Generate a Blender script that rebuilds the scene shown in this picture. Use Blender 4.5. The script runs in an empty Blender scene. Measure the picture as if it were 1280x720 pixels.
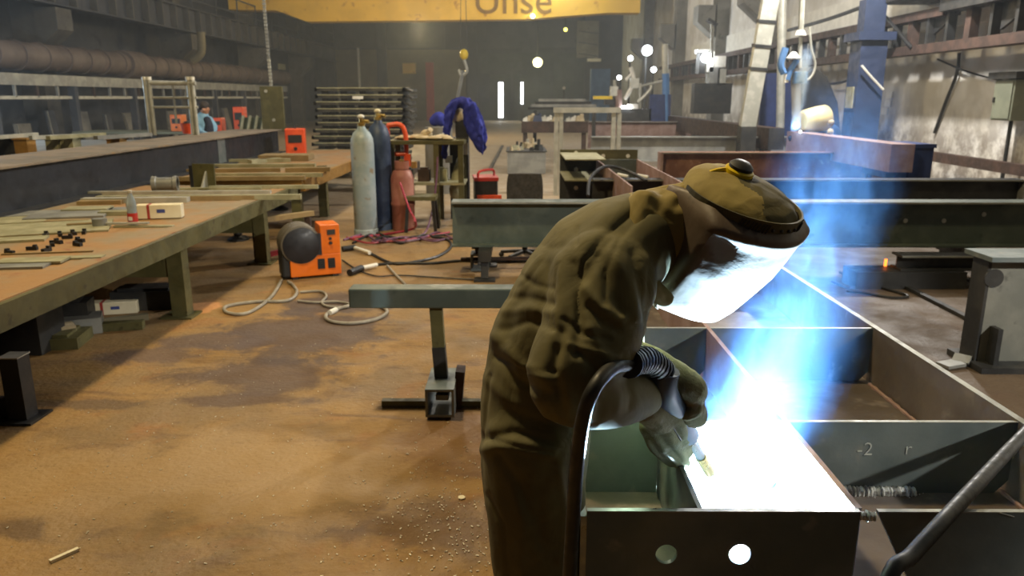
import bpy, bmesh, math, random
import numpy as np
from mathutils import Vector, Matrix, Euler, noise as mnoise

S = bpy.context.scene
COL = S.collection
random.seed(7)
R = math.radians
PI = math.pi

# ------------------------------------------------------------------ camera
F, PITCH, YAW, EYE = 950.0, R(14.07), R(0.31), Vector((0, 0, 1.7))
cd = bpy.data.cameras.new('camera')
cam = bpy.data.objects.new('camera', cd); COL.objects.link(cam)
cam.location = EYE
cam.rotation_euler = (PI / 2 - PITCH, 0, YAW)
cd.sensor_width = 36; cd.lens = 36 * F / 1280
cd.clip_end = 200
cd.dof.use_dof = True; cd.dof.focus_distance = 1.75; cd.dof.aperture_fstop = 6.3
S.camera = cam
S.view_settings.view_transform = 'Standard'; S.view_settings.look = 'None'
S.view_settings.gamma = 1; S.view_settings.exposure = 0.0
S.view_settings.use_curve_mapping = False
cy = S.cycles
cy.max_bounces = 5; cy.diffuse_bounces = 3; cy.glossy_bounces = 3; cy.transmission_bounces = 4
cy.volume_bounces = 1; cy.transparent_max_bounces = 8
cy.sample_clamp_indirect = 4; cy.sample_clamp_direct = 0
cy.caustics_reflective = False; cy.caustics_refractive = False
cy.use_denoising = True
cy.volume_max_steps = 96

# ------------------------------------------------------------------ world and lamps
W = bpy.data.worlds.new('world'); S.world = W; W.use_nodes = True
W.node_tree.nodes['Background'].inputs[0].default_value = (0.30, 0.34, 0.42, 1)
W.node_tree.nodes['Background'].inputs[1].default_value = 0.05

def lamp(name, loc, power, col, radius=0.25, kind='POINT', **kw):
    l = bpy.data.lights.new(name, kind)
    l.energy = power; l.color = col
    if kind != 'AREA': l.shadow_soft_size = radius
    for k, v in kw.items(): setattr(l, k, v)
    o = bpy.data.objects.new(name, l); COL.objects.link(o); o.location = loc
    return o
WARM = (1.0, 0.78, 0.42); NEUT = (1.0, 0.93, 0.80); COOL = (0.80, 0.90, 1.0)
ARC = Vector((0.528, 1.845, 0.712)); TU = Vector((-.42, -.52, .74)).normalized()   # the arc and the torch axis
lamp('high_bay_light', (-2.15, 4.0, 7.2), 1600, WARM, 0.30)
lamp('high_bay_light', (-2.8, 12.0, 7.6), 900, (1.0, 0.82, 0.55), 0.35)
lamp('high_bay_light', (-1.4, 24.0, 7.6), 700, (1.0, 0.92, 0.8), 0.35)
lamp('high_bay_light', (2.0, 38.0, 7.6), 350, (0.92, 0.96, 1.0), 0.35)
lamp('high_bay_light', (-8.0, 18.0, 7.8), 190, (0.9, 0.95, 1.0), 0.35)
lamp('high_bay_light', (-4.0, 33.0, 4.4), 900, (1.0, 0.76, 0.38), 0.35)  # unseen low lamp, added to warm the left of the crane bridge
fl_ = lamp('wall_flood_light', (6.4, -0.6, 4.2), 2200, (1.0, 0.95, 0.84), 0.10, 'SPOT', spot_size=R(44), spot_blend=0.25)
fl_.rotation_euler = (Vector((2.75, 3.3, 0.5)) - fl_.location).to_track_quat('-Z', 'Y').to_euler()
lamp('wall_flood_light', (5.2, 12.5, 5.4), 2000, (1.0, 0.96, 0.90), 0.15)  # out of view, added to brighten the white right wall
lamp('welding_arc_light', ARC, 1100, (0.48, 0.76, 1.0), 0.004)
lamp('welding_arc_light', (4.78, 13.30, 1.22), 8, (0.35, 0.6, 1.0), 0.02)
lamp('welding_arc_light', (-10.6, 13.4, 2.2), 420, (0.6, 0.8, 1.0), 0.05)

# ------------------------------------------------------------------ pixel <-> place
_f = Vector((-math.sin(YAW) * math.cos(PITCH), math.cos(YAW) * math.cos(PITCH), -math.sin(PITCH)))
_r = Vector((math.cos(YAW), math.sin(YAW), 0))
_u = _r.cross(_f)
def ray(px, py):
    return _f * F + _r * (px - 640) + _u * (360 - py)
def at(px, py, Y=None, z=None, X=None):
    """the point of the photograph's sight line through (px, py) at a given depth, height or side"""
    d = ray(px, py)
    if Y is not None: t = Y / d.y
    elif z is not None: t = (z - EYE.z) / d.z
    else: t = X / d.x
    return EYE + d * t

# ------------------------------------------------------------------ materials
def srgb(h):
    if isinstance(h, str):
        h = h.lstrip('#'); c = [int(h[i:i + 2], 16) / 255 for i in (0, 2, 4)]
    else: c = [v / 255 for v in h]
    return tuple(v / 12.92 if v <= 0.04045 else ((v + 0.055) / 1.055) ** 2.4 for v in c) + (1,)

class NT:
    def __init__(s, name):
        s.m = bpy.data.materials.new(name); s.m.use_nodes = True
        s.t = s.m.node_tree; s.t.nodes.clear()
        s.out = s.n('ShaderNodeOutputMaterial')
    def n(s, k, **kw):
        x = s.t.nodes.new(k)
        for a, b in kw.items(): setattr(x, a, b)
        return x
    def l(s, a, b): s.t.links.new(a, b)
    def setin(s, inp, v):
        if isinstance(v, bpy.types.NodeSocket): s.l(v, inp)
        else: inp.default_value = v
    def co(s, kind='Object'): return s.n('ShaderNodeTexCoord').outputs[kind]
    def math(s, op, a, b=0.0, clamp=False):
        x = s.n('ShaderNodeMath', operation=op, use_clamp=clamp)
        s.setin(x.inputs[0], a); s.setin(x.inputs[1], b); return x.outputs[0]
    def vm(s, op, a, b=(0, 0, 0)):
        x = s.n('ShaderNodeVectorMath', operation=op)
        s.setin(x.inputs[0], a); s.setin(x.inputs[1], b)
        return x.outputs['Value'] if op in ('LENGTH', 'DISTANCE', 'DOT_PRODUCT') else x.outputs[0]
    def noise(s, vec, scale, detail=4, rough=0.55, dist=0.0):
        x = s.n('ShaderNodeTexNoise'); s.l(vec, x.inputs['Vector'])
        x.inputs['Scale'].default_value = scale; x.inputs['Detail'].default_value = detail
        x.inputs['Roughness'].default_value = rough; x.inputs['Distortion'].default_value = dist
        return x.outputs['Fac']
    def ramp(s, fac, a, b, ca=0.0, cb=1.0):
        x = s.n('ShaderNodeMapRange', interpolation_type='SMOOTHSTEP')
        s.setin(x.inputs['Value'], fac)
        for i, v in zip((1, 2, 3, 4), (a, b, ca, cb)): x.inputs[i].default_value = v
        return x.outputs[0]
    def mix(s, fac, a, b):
        x = s.n('ShaderNodeMix', data_type='RGBA')
        s.setin(x.inputs[0], fac); s.setin(x.inputs[6], a); s.setin(x.inputs[7], b); return x.outputs[2]
    def bump(s, h, strength=0.3, dist=0.01):
        x = s.n('ShaderNodeBump'); x.inputs['Strength'].default_value = strength; x.inputs['Distance'].default_value = dist
        s.l(h, x.inputs['Height']); return x.outputs[0]
    def bsdf(s, col, rough=0.6, metal=0.0, normal=None, **kw):
        x = s.n('ShaderNodeBsdfPrincipled')
        s.setin(x.inputs['Base Color'], col); s.setin(x.inputs['Roughness'], rough); s.setin(x.inputs['Metallic'], metal)
        if normal is not None: s.l(normal, x.inputs['Normal'])
        for k, v in kw.items(): s.setin(x.inputs[k.replace('_', ' ')], v)
        s.l(x.outputs[0], s.out.inputs[0]); return x

def mt(name, c1, c2=None, scale=4.0, rough=0.6, metal=0.0, bump=0.25, bscale=60.0, lo=0.42, hi=0.62, c3=None, s3=30.0, stretch=None):
    """procedural paint / steel / cloth: two tones by noise, an optional third speckle, fine relief"""
    a = NT(name); v = a.co()
    vv = a.vm('MULTIPLY', v, stretch) if stretch else v
    col = a.mix(a.ramp(a.noise(vv, scale, 5), lo, hi), srgb(c1), srgb(c2 or c1))
    if c3: col = a.mix(a.ramp(a.noise(vv, s3, 3), 0.60, 0.72), col, srgb(c3))
    rg = a.ramp(a.noise(v, scale * 3, 3), 0.3, 0.7, max(rough - 0.12, 0.05), min(rough + 0.12, 1))
    nrm = a.bump(a.noise(v, bscale, 4), bump, 0.004) if bump else None
    a.bsdf(col, rg, metal, nrm)
    return a.m
def cloth_mat(name, c1, c2, c3):
    a = NT(name); v = a.co()
    col = a.mix(a.ramp(a.noise(v, 6, 5), .42, .62), srgb(c1), srgb(c2))
    col = a.mix(a.ramp(a.noise(v, 18, 4), .58, .74, 0, .7), col, srgb(c3))
    w = a.noise(a.vm('MULTIPLY', v, (1, 1, .6)), 11, 3, .5, .6)
    h = a.math('ADD', a.math('MULTIPLY', a.math('ABSOLUTE', a.math('SUBTRACT', w, .5)), 1.0), a.math('MULTIPLY', a.noise(v, 350, 2), .015))
    a.bsdf(col, .85, 0, a.bump(h, .3, .02)); return a.m
def glow(name, col, strength):
    a = NT(name); e = a.n('ShaderNodeEmission')
    e.inputs[0].default_value = srgb(col); e.inputs[1].default_value = strength
    a.l(e.outputs[0], a.out.inputs[0]); return a.m

M = {}
M['mill'] = mt('mill_scale_steel', '606a6b', '727a79', 3, 0.5, 0.25, 0.12, 80, c3='7d7f7a', s3=12)
M['mill_edge'] = mt('ground_steel', '8d908e', 'a3a6a4', 8, 0.38, 0.7, 0.1)
M['mill_dark'] = mt('dark_steel', '2a2b2c', '3a3937', 3, 0.55, 0.3, 0.15)
M['lettering'] = mt('faded_brown_lettering', '8c6a26', '7c5e24', 3, 0.7)
M['blue_steel'] = mt('blue_black_steel', '20242b', '292d35', 2, 0.55, 0.2, 0.12, c3='31343a', s3=5)
M['primer_green'] = mt('green_primer_steel', '48524c', '59625a', 2.5, 0.5, 0.15, 0.15, c3='3d4742', s3=6)
M['rust'] = mt('rusty_steel', '6b4634', '7f5a44', 4, 0.75, 0.1, 0.3, c3='94705a', s3=9)
M['rust_dark'] = mt('dark_rusty_steel', '3c2e28', '4e3b32', 4, 0.75, 0.1, 0.3)
M['rust_pink'] = mt('pale_rusty_steel', '8a6f66', '9a827a', 4, 0.7, 0.1, 0.2)
M['flange_brown'] = mt('brown_grey_steel', '5f564f', '6e645c', 3, 0.5, 0.2, 0.15, c3='7c726a', s3=9)
M['torch_blue'] = mt('blue_grey_torch_plastic', '46546a', '52627a', 6, 0.4, 0.0, 0.05)
M['grey_steel'] = mt('grey_steel', '80817e', '949590', 3, 0.5, 0.3, 0.15)
M['pale_steel'] = mt('pale_galvanised_steel', 'a8a89e', 'bcbbb0', 6, 0.45, 0.3, 0.12)
M['olive_paint'] = mt('olive_painted_steel', '4e4b2c', '5c5836', 5, 0.55, 0.05, 0.2, c3='3c371f', s3=14)
M['olive_grey'] = mt('olive_grey_offcut', '8d8a6c', 'a29e80', 6, 0.6, 0.1, 0.2)
M['bench_top'] = mt('rusty_bench_plate', '9a764c', '8c7c62', 2.2, 0.7, 0.05, 0.3, c3='8a6040', s3=7)
M['orange'] = mt('orange_enamel', 'e8761c', 'd9690f', 5, 0.4, 0.0, 0.05)
M['orange_red'] = mt('orange_red_enamel', 'e85a2a', 'd94a20', 5, 0.45, 0.0, 0.05)
M['red'] = mt('red_enamel', 'b8332a', 'a82a22', 5, 0.4, 0.0, 0.05)
M['yellow'] = mt('yellow_enamel', 'e8c81c', 'd8b810', 3, 0.4, 0.0, 0.05)
M['crane_yellow'] = mt('crane_yellow_paint', 'e8bc3e', 'dab03a', .6, 0.6, 0.0, 0.05, c3='b8862c', s3=2)
M['black'] = mt('black_plastic', '1b1b1c', '242425', 8, 0.55, 0.0, 0.1)
M['rubber'] = mt('black_rubber', '1a1a19', '272624', 12, 0.5, 0.0, 0.15)
M['grey_cable'] = mt('grey_cable_sheath', '8a8478', '9b9588', 12, 0.5, 0.0, 0.05)
M['cyl_grey'] = mt('worn_pale_blue_paint', '93a3a8', 'a7b2b4', 5, 0.5, 0.05, 0.15, c3='8d7f66', s3=7)
M['cyl_blue'] = mt('worn_dark_blue_paint', '26344e', '3a4a66', 4, 0.5, 0.05, 0.15)
M['cyl_red'] = mt('faded_red_paint', '8c5446', '9c6656', 4, 0.55, 0.05, 0.15)
M['brass'] = mt('brass', 'b59a5a', 'c8b070', 8, 0.35, 0.8, 0.05)
M['white'] = mt('white_paint', 'd8d6cc', 'e4e2d8', 5, 0.5, 0.0, 0.05)
M['card'] = mt('cream_card', 'd9cfb0', 'e4dcc0', 5, 0.7, 0.0, 0.1)
M['stripe_red'] = mt('red_print', '9c3430', 'a83c38', 8, 0.6)
M['stripe_blue'] = mt('blue_print', '3a4680', '445090', 8, 0.6)
M['olive_cloth'] = cloth_mat('olive_canvas', '5e5838', '6a6340', '565032')
M['hood_cloth'] = cloth_mat('ochre_canvas', '8a7a44', '97884c', '7c6e3c')
M['cap_cloth'] = cloth_mat('dark_olive_canvas', '504a2c', '5a5334', '48422a')
M['dusty'] = mt('dusty_grey_plate', '857868', '6f675c', 2.2, 0.75, 0.05, 0.2, c3='8c7656', s3=7)
M['mask'] = mt('brown_mask_shell', '605245', '6e6052', 5, 0.55, 0.0, 0.2, 40, c3='4d4138', s3=20)
M['mask_band'] = mt('olive_band_plastic', '4a452c', '565034', 6, 0.6, 0.0, 0.1)
M['glove'] = mt('worn_suede', '6e6848', '7e795a', 9, 0.9, 0.0, 0.5, 160, c3='a09c88', s3=14)
M['cuff_red'] = mt('red_lining', '7c2a22', '8c342a', 8, 0.85)
M['blue_cloth'] = mt('blue_work_cloth', '202a86', '2a349a', 6, 0.85, 0.0, 0.4, 160)
M['sky_cloth'] = mt('light_blue_cloth', '6f9ab8', '7fa8c4', 6, 0.85, 0.0, 0.4, 160)
M['navy'] = mt('navy_cloth', '1e2638', '283044', 6, 0.85, 0.0, 0.4, 160)
M['skin'] = mt('skin', 'b88468', 'c49074', 8, 0.55, 0.0, 0.1)
M['hair'] = mt('dark_hair', '241c18', '2e2420', 20, 0.7)
M['cream'] = mt('cream_mask_shell', 'd8c894', 'e0d2a2', 5, 0.5, 0.0, 0.1)
M['concrete_dark'] = mt('dark_concrete', '4c4a46', '585650', 1.2, 0.85, 0.0, 0.3, c3='403e3a', s3=4)  # darker concrete tone, for the left columns and runway ribs
M['concrete'] = mt('grimy_concrete', '6c6a64', '7c7a72', 1.2, 0.85, 0.0, 0.3, c3='5a5852', s3=4)
M['wall_dark'] = mt('sooty_wall', '3b3e44', '484a50', 0.6, 0.9, 0.0, 0.3, 10, c3='33363c', s3=2)
M['wall_olive'] = mt('olive_wall_paint', '6c6650', '787058', 0.8, 0.85, 0.0, 0.2, 10)
M['door_grey'] = mt('dark_green_grey_door', '33393a', '3c4243', 1, 0.7, 0.0, 0.1)
M['duct'] = mt('brown_grey_duct', '5f544e', '6e625a', 1.0, 0.7, 0.1, 0.2, c3='7c6a60', s3=3)
M['column_blue'] = mt('smoke_tinted_steel', '27334e', '303c5a', 3, 0.6, 0.05, 0.1)  # dark steel, the blue of arc-lit smoke put into its colour
M['box_blue'] = mt('deep_blue_painted_steel', '1c2c5c', '24366a', 3, 0.6, 0.05, 0.1)
M['door_blue'] = mt('pale_blue_paint', '4a74a8', '5680b4', 2, 0.6)
M['cabinet'] = mt('grey_green_cabinet', '6c7060', '787c6a', 3, 0.6, 0.05, 0.1)
M['chair'] = mt('black_fabric', '28241f', '322d27', 10, 0.9, 0.0, 0.4, 150)
M['weld'] = mt('weld_metal', 'd4d4d0', 'a4a4a2', 60, 0.35, 0.3, 0.5, 200)
M['chalk'] = mt('chalk', 'a8aaa4', 'b4b6b0', 40, 0.9)
M['purple_hose'] = mt('purple_hose', '6a4660', '7a546c', 10, 0.55)
M['red_hose'] = mt('red_hose', '9c3040', 'ac3c4c', 10, 0.5)
M['lens_green'] = mt('yellow_knob', 'c8c014', 'd8d01c', 6, 0.45)
M['rag'] = mt('pale_rags', 'b8a888', 'cabb9c', 12, 0.9, 0.0, 0.4)
M['bench_strip'] = mt('tan_steel_strip', '958058', '86714c', 5, 0.6, 0.05, 0.15)
M['ochre_steel'] = mt('ochre_painted_steel', '9c7434', '8a662e', 5, 0.6, 0.05, 0.15)
M['spool_grey'] = mt('spool_cover_rim', '5c564c', '686258', 6, 0.5, 0.0, 0.1)
M['spool_black'] = mt('spool_cover_face', '20222a', '282a32', 6, 0.45, 0.0, 0.05)
M['stack_steel'] = mt('black_frame_steel', '2e2c26', '403d33', 4, 0.6, 0.15, 0.15, c3='57543f', s3=6)
M['flange_edge'] = mt('pale_flange_edge', '7e7f78', '8e8f87', 6, 0.5, 0.2, 0.1)  # paler tone for thin strips along plate and flange edges
M['olive_green'] = mt('dark_green_paint', '36402c', '424c36', 5, 0.6)
M['pedestal'] = mt('grey_green_worn_steel', '6c6d66', '7a7a72', 3, 0.6, 0.1, 0.2, c3='54544e', s3=7)
M['chips'] = mt('bright_swarf', 'c8bfa8', 'e0d8c4', 30, 0.45, 0.3, 0.0)
def clear_plastic():
    a = NT('clear_bottle_plastic'); a.bsdf((.50, .60, .70, 1), .2, 0, None, Transmission_Weight=.55, IOR=1.15); return a.m
M['bottle_plastic'] = clear_plastic()
M['tube_white'] = glow('fluorescent_tube', 'f4fbff', 9.0)
M['lamp_white'] = glow('white_lamp_lens', 'f2f8ff', 22.0)
M['lamp_yellow'] = glow('sodium_lamp_lens', 'fff0a0', 16.0)
M['lamp_small'] = glow('indicator_lamp', 'f0e86a', 5.0)
M['hot'] = glow('red_hot_rod', 'ff7a2a', 4.0)
M['hot_tip'] = glow('yellow_hot_rod', 'ffe080', 6.0)
M['arc_glow'] = glow('arc_plasma', 'e4f4ff', 60.0)

def floor_material():
    a = NT('oily_rust_dusted_floor'); v = a.co()
    sep = a.n('ShaderNodeSeparateXYZ'); a.l(v, sep.inputs[0]); x, y = sep.outputs[0], sep.outputs[1]
    col = a.mix(a.ramp(a.noise(v, 0.9, 6, 0.6), 0.40, 0.62), srgb('917140'), srgb('7b6443'))
    col = a.mix(a.ramp(a.noise(v, 2.3, 5, 0.6, 0.6), 0.54, 0.72, 0, .7), col, srgb('8e6234'))
    col = a.mix(a.ramp(a.noise(v, 14, 5, 0.65), 0.50, 0.75, 0, 0.55), col, srgb('6e4f30'))
    # streaky dirt dragged along the aisle and trodden stains
    st = a.noise(a.vm('MULTIPLY', v, (0.9, 3.0, 1)), 1.6, 6, 0.62, 0.8)
    col = a.mix(a.ramp(st, 0.54, 0.70, 0, 0.75), col, srgb('5f452e'))
    wv = a.vm('ADD', v, a.vm('SCALE', v, (0, 0, 0)))
    def blob(cx, cyy, sx, sy, tone, amount, soft=0.55, nscale=3.0):
        nonlocal col
        d = a.vm('LENGTH', a.vm('MULTIPLY', a.vm('SUBTRACT', v, (cx, cyy, 0)), (1 / sx, 1 / sy, 1)))
        d = a.math('ADD', d, a.math('MULTIPLY', a.math('SUBTRACT', a.noise(v, nscale, 6, 0.7, 0.4), 0.5), 2.2))
        col = a.mix(a.ramp(d, soft, 1.0, amount, 0.0), col, srgb(tone))
    p = lambda px, py: at(px, py, z=0)
    for px, py, sx, sy, tone, am in ((385, 415, .75, .75, '4a3a33', .85), (330, 470, .7, .35, '4c3a30', .8), (265, 425, .5, .25, '544540', .8),
                                     (190, 445, .55, .22, '5c4a40', .8), (120, 505, .4, .1, '5a4834', .8), (420, 380, .5, .5, '4a3b35', .8), (300, 500, .5, .12, '523e30', .8),
                                     (50, 660, .5, .12, '58432b', .8), (520, 650, .6, .25, '5c4228', .7), (560, 560, .35, .5, '6c4a28', .6)):
        q = p(px, py); blob(q.x, q.y, sx, sy, tone, am)
    q = p(250, 600); blob(q.x, q.y, 1.3, .55, '9a7d52', .7)
    q = p(248, 385); blob(q.x, q.y, .22, .22, 'c08a5a', .9, .85, 1.0)
    col = a.mix(a.ramp(a.noise(v, 55, 4, .7), .60, .70, 0, .55), col, srgb('4e3c28'))
    col = a.mix(a.ramp(a.noise(v, 90, 3, .6), .66, .74, 0, .6), col, srgb('b8a27c'))
    # the bay to the right is greyer and darker, the far aisle pale
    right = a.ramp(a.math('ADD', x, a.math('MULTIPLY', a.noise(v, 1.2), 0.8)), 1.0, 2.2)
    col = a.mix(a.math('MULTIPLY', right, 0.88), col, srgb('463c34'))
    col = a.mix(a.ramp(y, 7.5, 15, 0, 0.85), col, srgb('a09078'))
    nrm = a.bump(a.math('ADD', a.noise(v, 35, 5), a.math('MULTIPLY', a.noise(v, 5, 4), 1.5)), 0.5, 0.015)
    rg = a.ramp(a.noise(v, 3, 4), 0.35, 0.65, 0.55, 0.85)
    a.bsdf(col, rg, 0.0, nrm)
    return a.m
M['floor'] = floor_material()

def plaster_material():
    a = NT('stained_white_plaster'); v = a.co()
    sep = a.n('ShaderNodeSeparateXYZ'); a.l(v, sep.inputs[0]); z = sep.outputs[2]
    col = a.mix(a.ramp(a.noise(v, 1.0, 6), 0.42, 0.62), srgb('dcdad4'), srgb('c6c2b8'))
    drip = a.noise(a.vm('MULTIPLY', v, (1, 2.2, 0.5)), 1.5, 7, 0.7, 0.5)
    col = a.mix(a.ramp(drip, 0.56, 0.8, 0, 0.45), col, srgb('85786a'))
    col = a.mix(a.math('MULTIPLY', a.math('MULTIPLY', a.ramp(z, 0.6, 1.9, 1, 0), .75), a.ramp(a.noise(v, 2.5, 6, 0.7), 0.35, 0.6)), col, srgb('57483a'))
    col = a.mix(a.ramp(a.noise(v, 9, 5, 0.7), 0.6, 0.8, 0, 0.3), col, srgb('6c6052'))
    a.bsdf(col, 0.85, 0, a.bump(a.noise(v, 12, 6), 0.4, 0.01))
    return a.m
M['plaster'] = plaster_material()

# ------------------------------------------------------------------ mesh building
class MB:
    def __init__(s): s.b = bmesh.new()
    def box(s, c, size, rot=None, taper=None):
        """box centred on c; rot = Euler angles or Matrix; taper scales the top face"""
        c = Vector(c); m = Matrix.Identity(3)
        if rot is not None: m = rot if isinstance(rot, Matrix) else Euler(rot).to_matrix()
        vs = []
        for dz in (-.5, .5):
            k = taper if (taper and dz > 0) else 1.0
            for dx, dy in ((-.5, -.5), (.5, -.5), (.5, .5), (-.5, .5)):
                vs.append(s.b.verts.new(c + m @ Vector((dx * size[0] * k, dy * size[1] * k, dz * size[2]))))
        for q in ((3, 2, 1, 0), (4, 5, 6, 7), (0, 1, 5, 4), (1, 2, 6, 5), (2, 3, 7, 6), (3, 0, 4, 7)):
            s.b.faces.new([vs[i] for i in q])
        return s
    def span(s, x0, x1, y0, y1, z0, z1):
        return s.box(((x0 + x1) / 2, (y0 + y1) / 2, (z0 + z1) / 2), (abs(x1 - x0), abs(y1 - y0), abs(z1 - z0)))
    def bar(s, p, q, w, h=None, up=(0, 0, 1)):
        p, q = Vector(p), Vector(q); d = (q - p); L = d.length; d.normalize()
        up = Vector(up)
        if abs(d.dot(up)) > 0.97: up = Vector((0, 1, 0))
        sx = d.cross(up).normalized(); uz = sx.cross(d)
        m = Matrix((sx, d, uz)).transposed()
        return s.box((p + q) / 2, (w, L, h or w), m)
    def ring(s, c, u, v, n):
        return [s.b.verts.new(Vector(c) + Vector(u) * math.cos(2 * PI * i / n) + Vector(v) * math.sin(2 * PI * i / n)) for i in range(n)]
    def skin(s, rings, cap=True):
        n = len(rings[0])
        for a, b in zip(rings, rings[1:]):
            for i in range(n):
                j = (i + 1) % n
                s.b.faces.new((a[i], a[j], b[j], b[i]))
        if cap:
            s.b.faces.new(list(reversed(rings[0]))); s.b.faces.new(rings[-1])
        return s
    def cyl(s, p, q, r, r2=None, n=14):
        p, q = Vector(p), Vector(q); d = (q - p).normalized()
        a = d.orthogonal().normalized(); b = d.cross(a)
        r2 = r if r2 is None else r2
        return s.skin([s.ring(p, a * r, b * r, n), s.ring(q, a * r2, b * r2, n)])
    def tube(s, pts, r, n=8, smooth=0):
        pts = [Vector(p) for p in pts]
        if smooth: pts = curve(pts, smooth)
        rr = r if isinstance(r, (list, tuple)) else None
        rings = []; a = None
        for i, p in enumerate(pts):
            d = (pts[min(i + 1, len(pts) - 1)] - pts[max(i - 1, 0)]).normalized()
            a = d.orthogonal() if a is None else a - d * a.dot(d)
            if a.length < 1e-6: a = d.orthogonal()
            a.normalize(); b = d.cross(a)
            k = (rr[0] + (rr[-1] - rr[0]) * i / (len(pts) - 1)) if rr else r
            rings.append(s.ring(p, a * k, b * k, n))
        return s.skin(rings)
    def lathe(s, prof, c, axis=(0, 0, 1), n=24):
        c = Vector(c); d = Vector(axis).normalized(); a = d.orthogonal().normalized(); b = d.cross(a)
        return s.skin([s.ring(c + d * h, a * max(r, 1e-4), b * max(r, 1e-4), n) for r, h in prof])
    def poly(s, pts, off):
        """prism: a flat outline extruded by the vector off"""
        off = Vector(off)
        A = [s.b.verts.new(Vector(p)) for p in pts]; B = [s.b.verts.new(Vector(p) + off) for p in pts]
        s.b.faces.new(list(reversed(A))); s.b.faces.new(B)
        n = len(A)
        for i in range(n):
            j = (i + 1) % n; s.b.faces.new((A[i], A[j], B[j], B[i]))
        return s
    def ball(s, c, r, n=12, m=8, mat=None):
        rx = Vector(r) if not isinstance(r, (int, float)) else Vector((r, r, r))
        mat = mat or Matrix.Identity(3); c = Vector(c)
        rings = []
        for k in range(1, m):
            th = PI * k / m
            rings.append([s.b.verts.new(c + mat @ Vector((rx.x * math.sin(th) * math.cos(2 * PI * i / n), rx.y * math.sin(th) * math.sin(2 * PI * i / n), -rx.z * math.cos(th)))) for i in range(n)])
        s.skin(rings, cap=False)
        lo, hi = s.b.verts.new(c + mat @ Vector((0, 0, -rx.z))), s.b.verts.new(c + mat @ Vector((0, 0, rx.z)))
        for i in range(n):
            j = (i + 1) % n
            s.b.faces.new((lo, rings[0][j], rings[0][i])); s.b.faces.new((hi, rings[-1][i], rings[-1][j]))
        return s
    def build(s, name, mat, parent=None, world=True, smooth=False, bevel=0.0, label=None, kind=None):
        bmesh.ops.recalc_face_normals(s.b, faces=s.b.faces)
        if parent is not None and world:
            off = Vector((0, 0, 0)); q = parent
            while q is not None: off += q.location; q = q.parent
            bmesh.ops.translate(s.b, verts=s.b.verts, vec=-off)
        me = bpy.data.meshes.new(name); s.b.to_mesh(me); s.b.free()
        mats = mat if isinstance(mat, list) else [mat]
        for m_ in mats: me.materials.append(M[m_] if isinstance(m_, str) else m_)
        if smooth:
            for p in me.polygons: p.use_smooth = True
            try: me.set_sharp_from_angle(angle=R(40))
            except Exception: pass
        o = bpy.data.objects.new(name, me); COL.objects.link(o)
        if parent is not None: o.parent = parent
        if bevel:
            md = o.modifiers.new('bevel', 'BEVEL'); md.width = bevel; md.segments = 2; md.limit_method = 'ANGLE'
        if label: o['label'] = label
        if kind: o['kind'] = kind
        return o

def curve(pts, k=6):
    """Catmull-Rom through the points"""
    P = [pts[0]] + list(pts) + [pts[-1]]; out = []
    for i in range(1, len(P) - 2):
        a, b, c, d = P[i - 1], P[i], P[i + 1], P[i + 2]
        for j in range(k):
            t = j / k
            out.append(0.5 * ((2 * b) + (c - a) * t + (2 * a - 5 * b + 4 * c - d) * t * t + (3 * b - a - 3 * c + d) * t ** 3))
    out.append(Vector(pts[-1])); return out

def thing(name, label, cat, loc=(0, 0, 0), rotz=0.0, group=None):
    o = bpy.data.objects.new(name, None); COL.objects.link(o)
    o.location = loc; o.rotation_euler = (0, 0, rotz); o.empty_display_size = 0.1
    o['label'] = label; o['category'] = cat
    if group: o['group'] = group
    return o
def tag(o, label, cat, group=None):
    o['label'] = label; o['category'] = cat
    if group: o['group'] = group
    return o
def struct(o): o['kind'] = 'structure'; return o
def dup(root, loc, rotz=0.0, label=None, group=None):
    r = root.copy(); COL.objects.link(r); r.location = loc; r.rotation_euler = (0, 0, rotz)
    if label: r['label'] = label
    if group: r['group'] = group
    for ch in list(root.children):
        c = ch.copy(); COL.objects.link(c); c.parent = r
        for g in list(ch.children):
            d = g.copy(); COL.objects.link(d); d.parent = c
    return r
def ibeam(mb, p, q, w, h, tf=0.018, tw=0.012):
    """I section from p to q (centre of its underside), flanges level"""
    p, q = Vector(p), Vector(q); z = Vector((0, 0, 1))
    mb.bar(p + z * tf / 2, q + z * tf / 2, w, tf); mb.bar(p + z * (h - tf / 2), q + z * (h - tf / 2), w, tf)
    mb.bar(p + z * h / 2, q + z * h / 2, tw, h - 2 * tf); return mb

def text_mesh(o):
    bpy.context.view_layer.update()
    me = bpy.data.meshes.new_from_object(o.evaluated_get(bpy.context.evaluated_depsgraph_get()))
    n = o.name; bpy.data.objects.remove(o); q = bpy.data.objects.new(n, me); COL.objects.link(q); return q

# ================================================================== the hall
XL, XR, YB, ZR = -15.3, 8.0, 60.0, 9.2
def sbox(name, x0, x1, y0, y1, z0, z1, mat, parent=None):
    o = MB().span(x0, x1, y0, y1, z0, z1).build(name, mat, parent)
    if parent is None: struct(o)
    return o
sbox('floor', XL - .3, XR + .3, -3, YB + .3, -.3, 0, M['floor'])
sbox('ceiling', XL - .3, XR + .3, -3, YB + .3, ZR, ZR + .2, 'wall_dark')
wl = sbox('wall_left', XL - .3, XL, -3, YB, 0, ZR, 'wall_dark')
wr = sbox('wall_right', XR, XR + .3, -3, YB, 0, ZR, M['plaster'])
wb = sbox('wall_back', XL, XR, YB, YB + .3, 0, ZR, 'wall_dark')
a_, b_ = at(412, 62, Y=59.9), at(583, 140, Y=59.9)
sbox('trim_1', a_.x, b_.x, 59.8, 59.99, 0, a_.z, 'wall_olive')
a_, b_ = at(586, 66, Y=59.9), at(735, 150, Y=59.9)
dr = sbox('door_1', a_.x, b_.x, 59.75, 59.99, 0, a_.z, 'door_grey')
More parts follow.
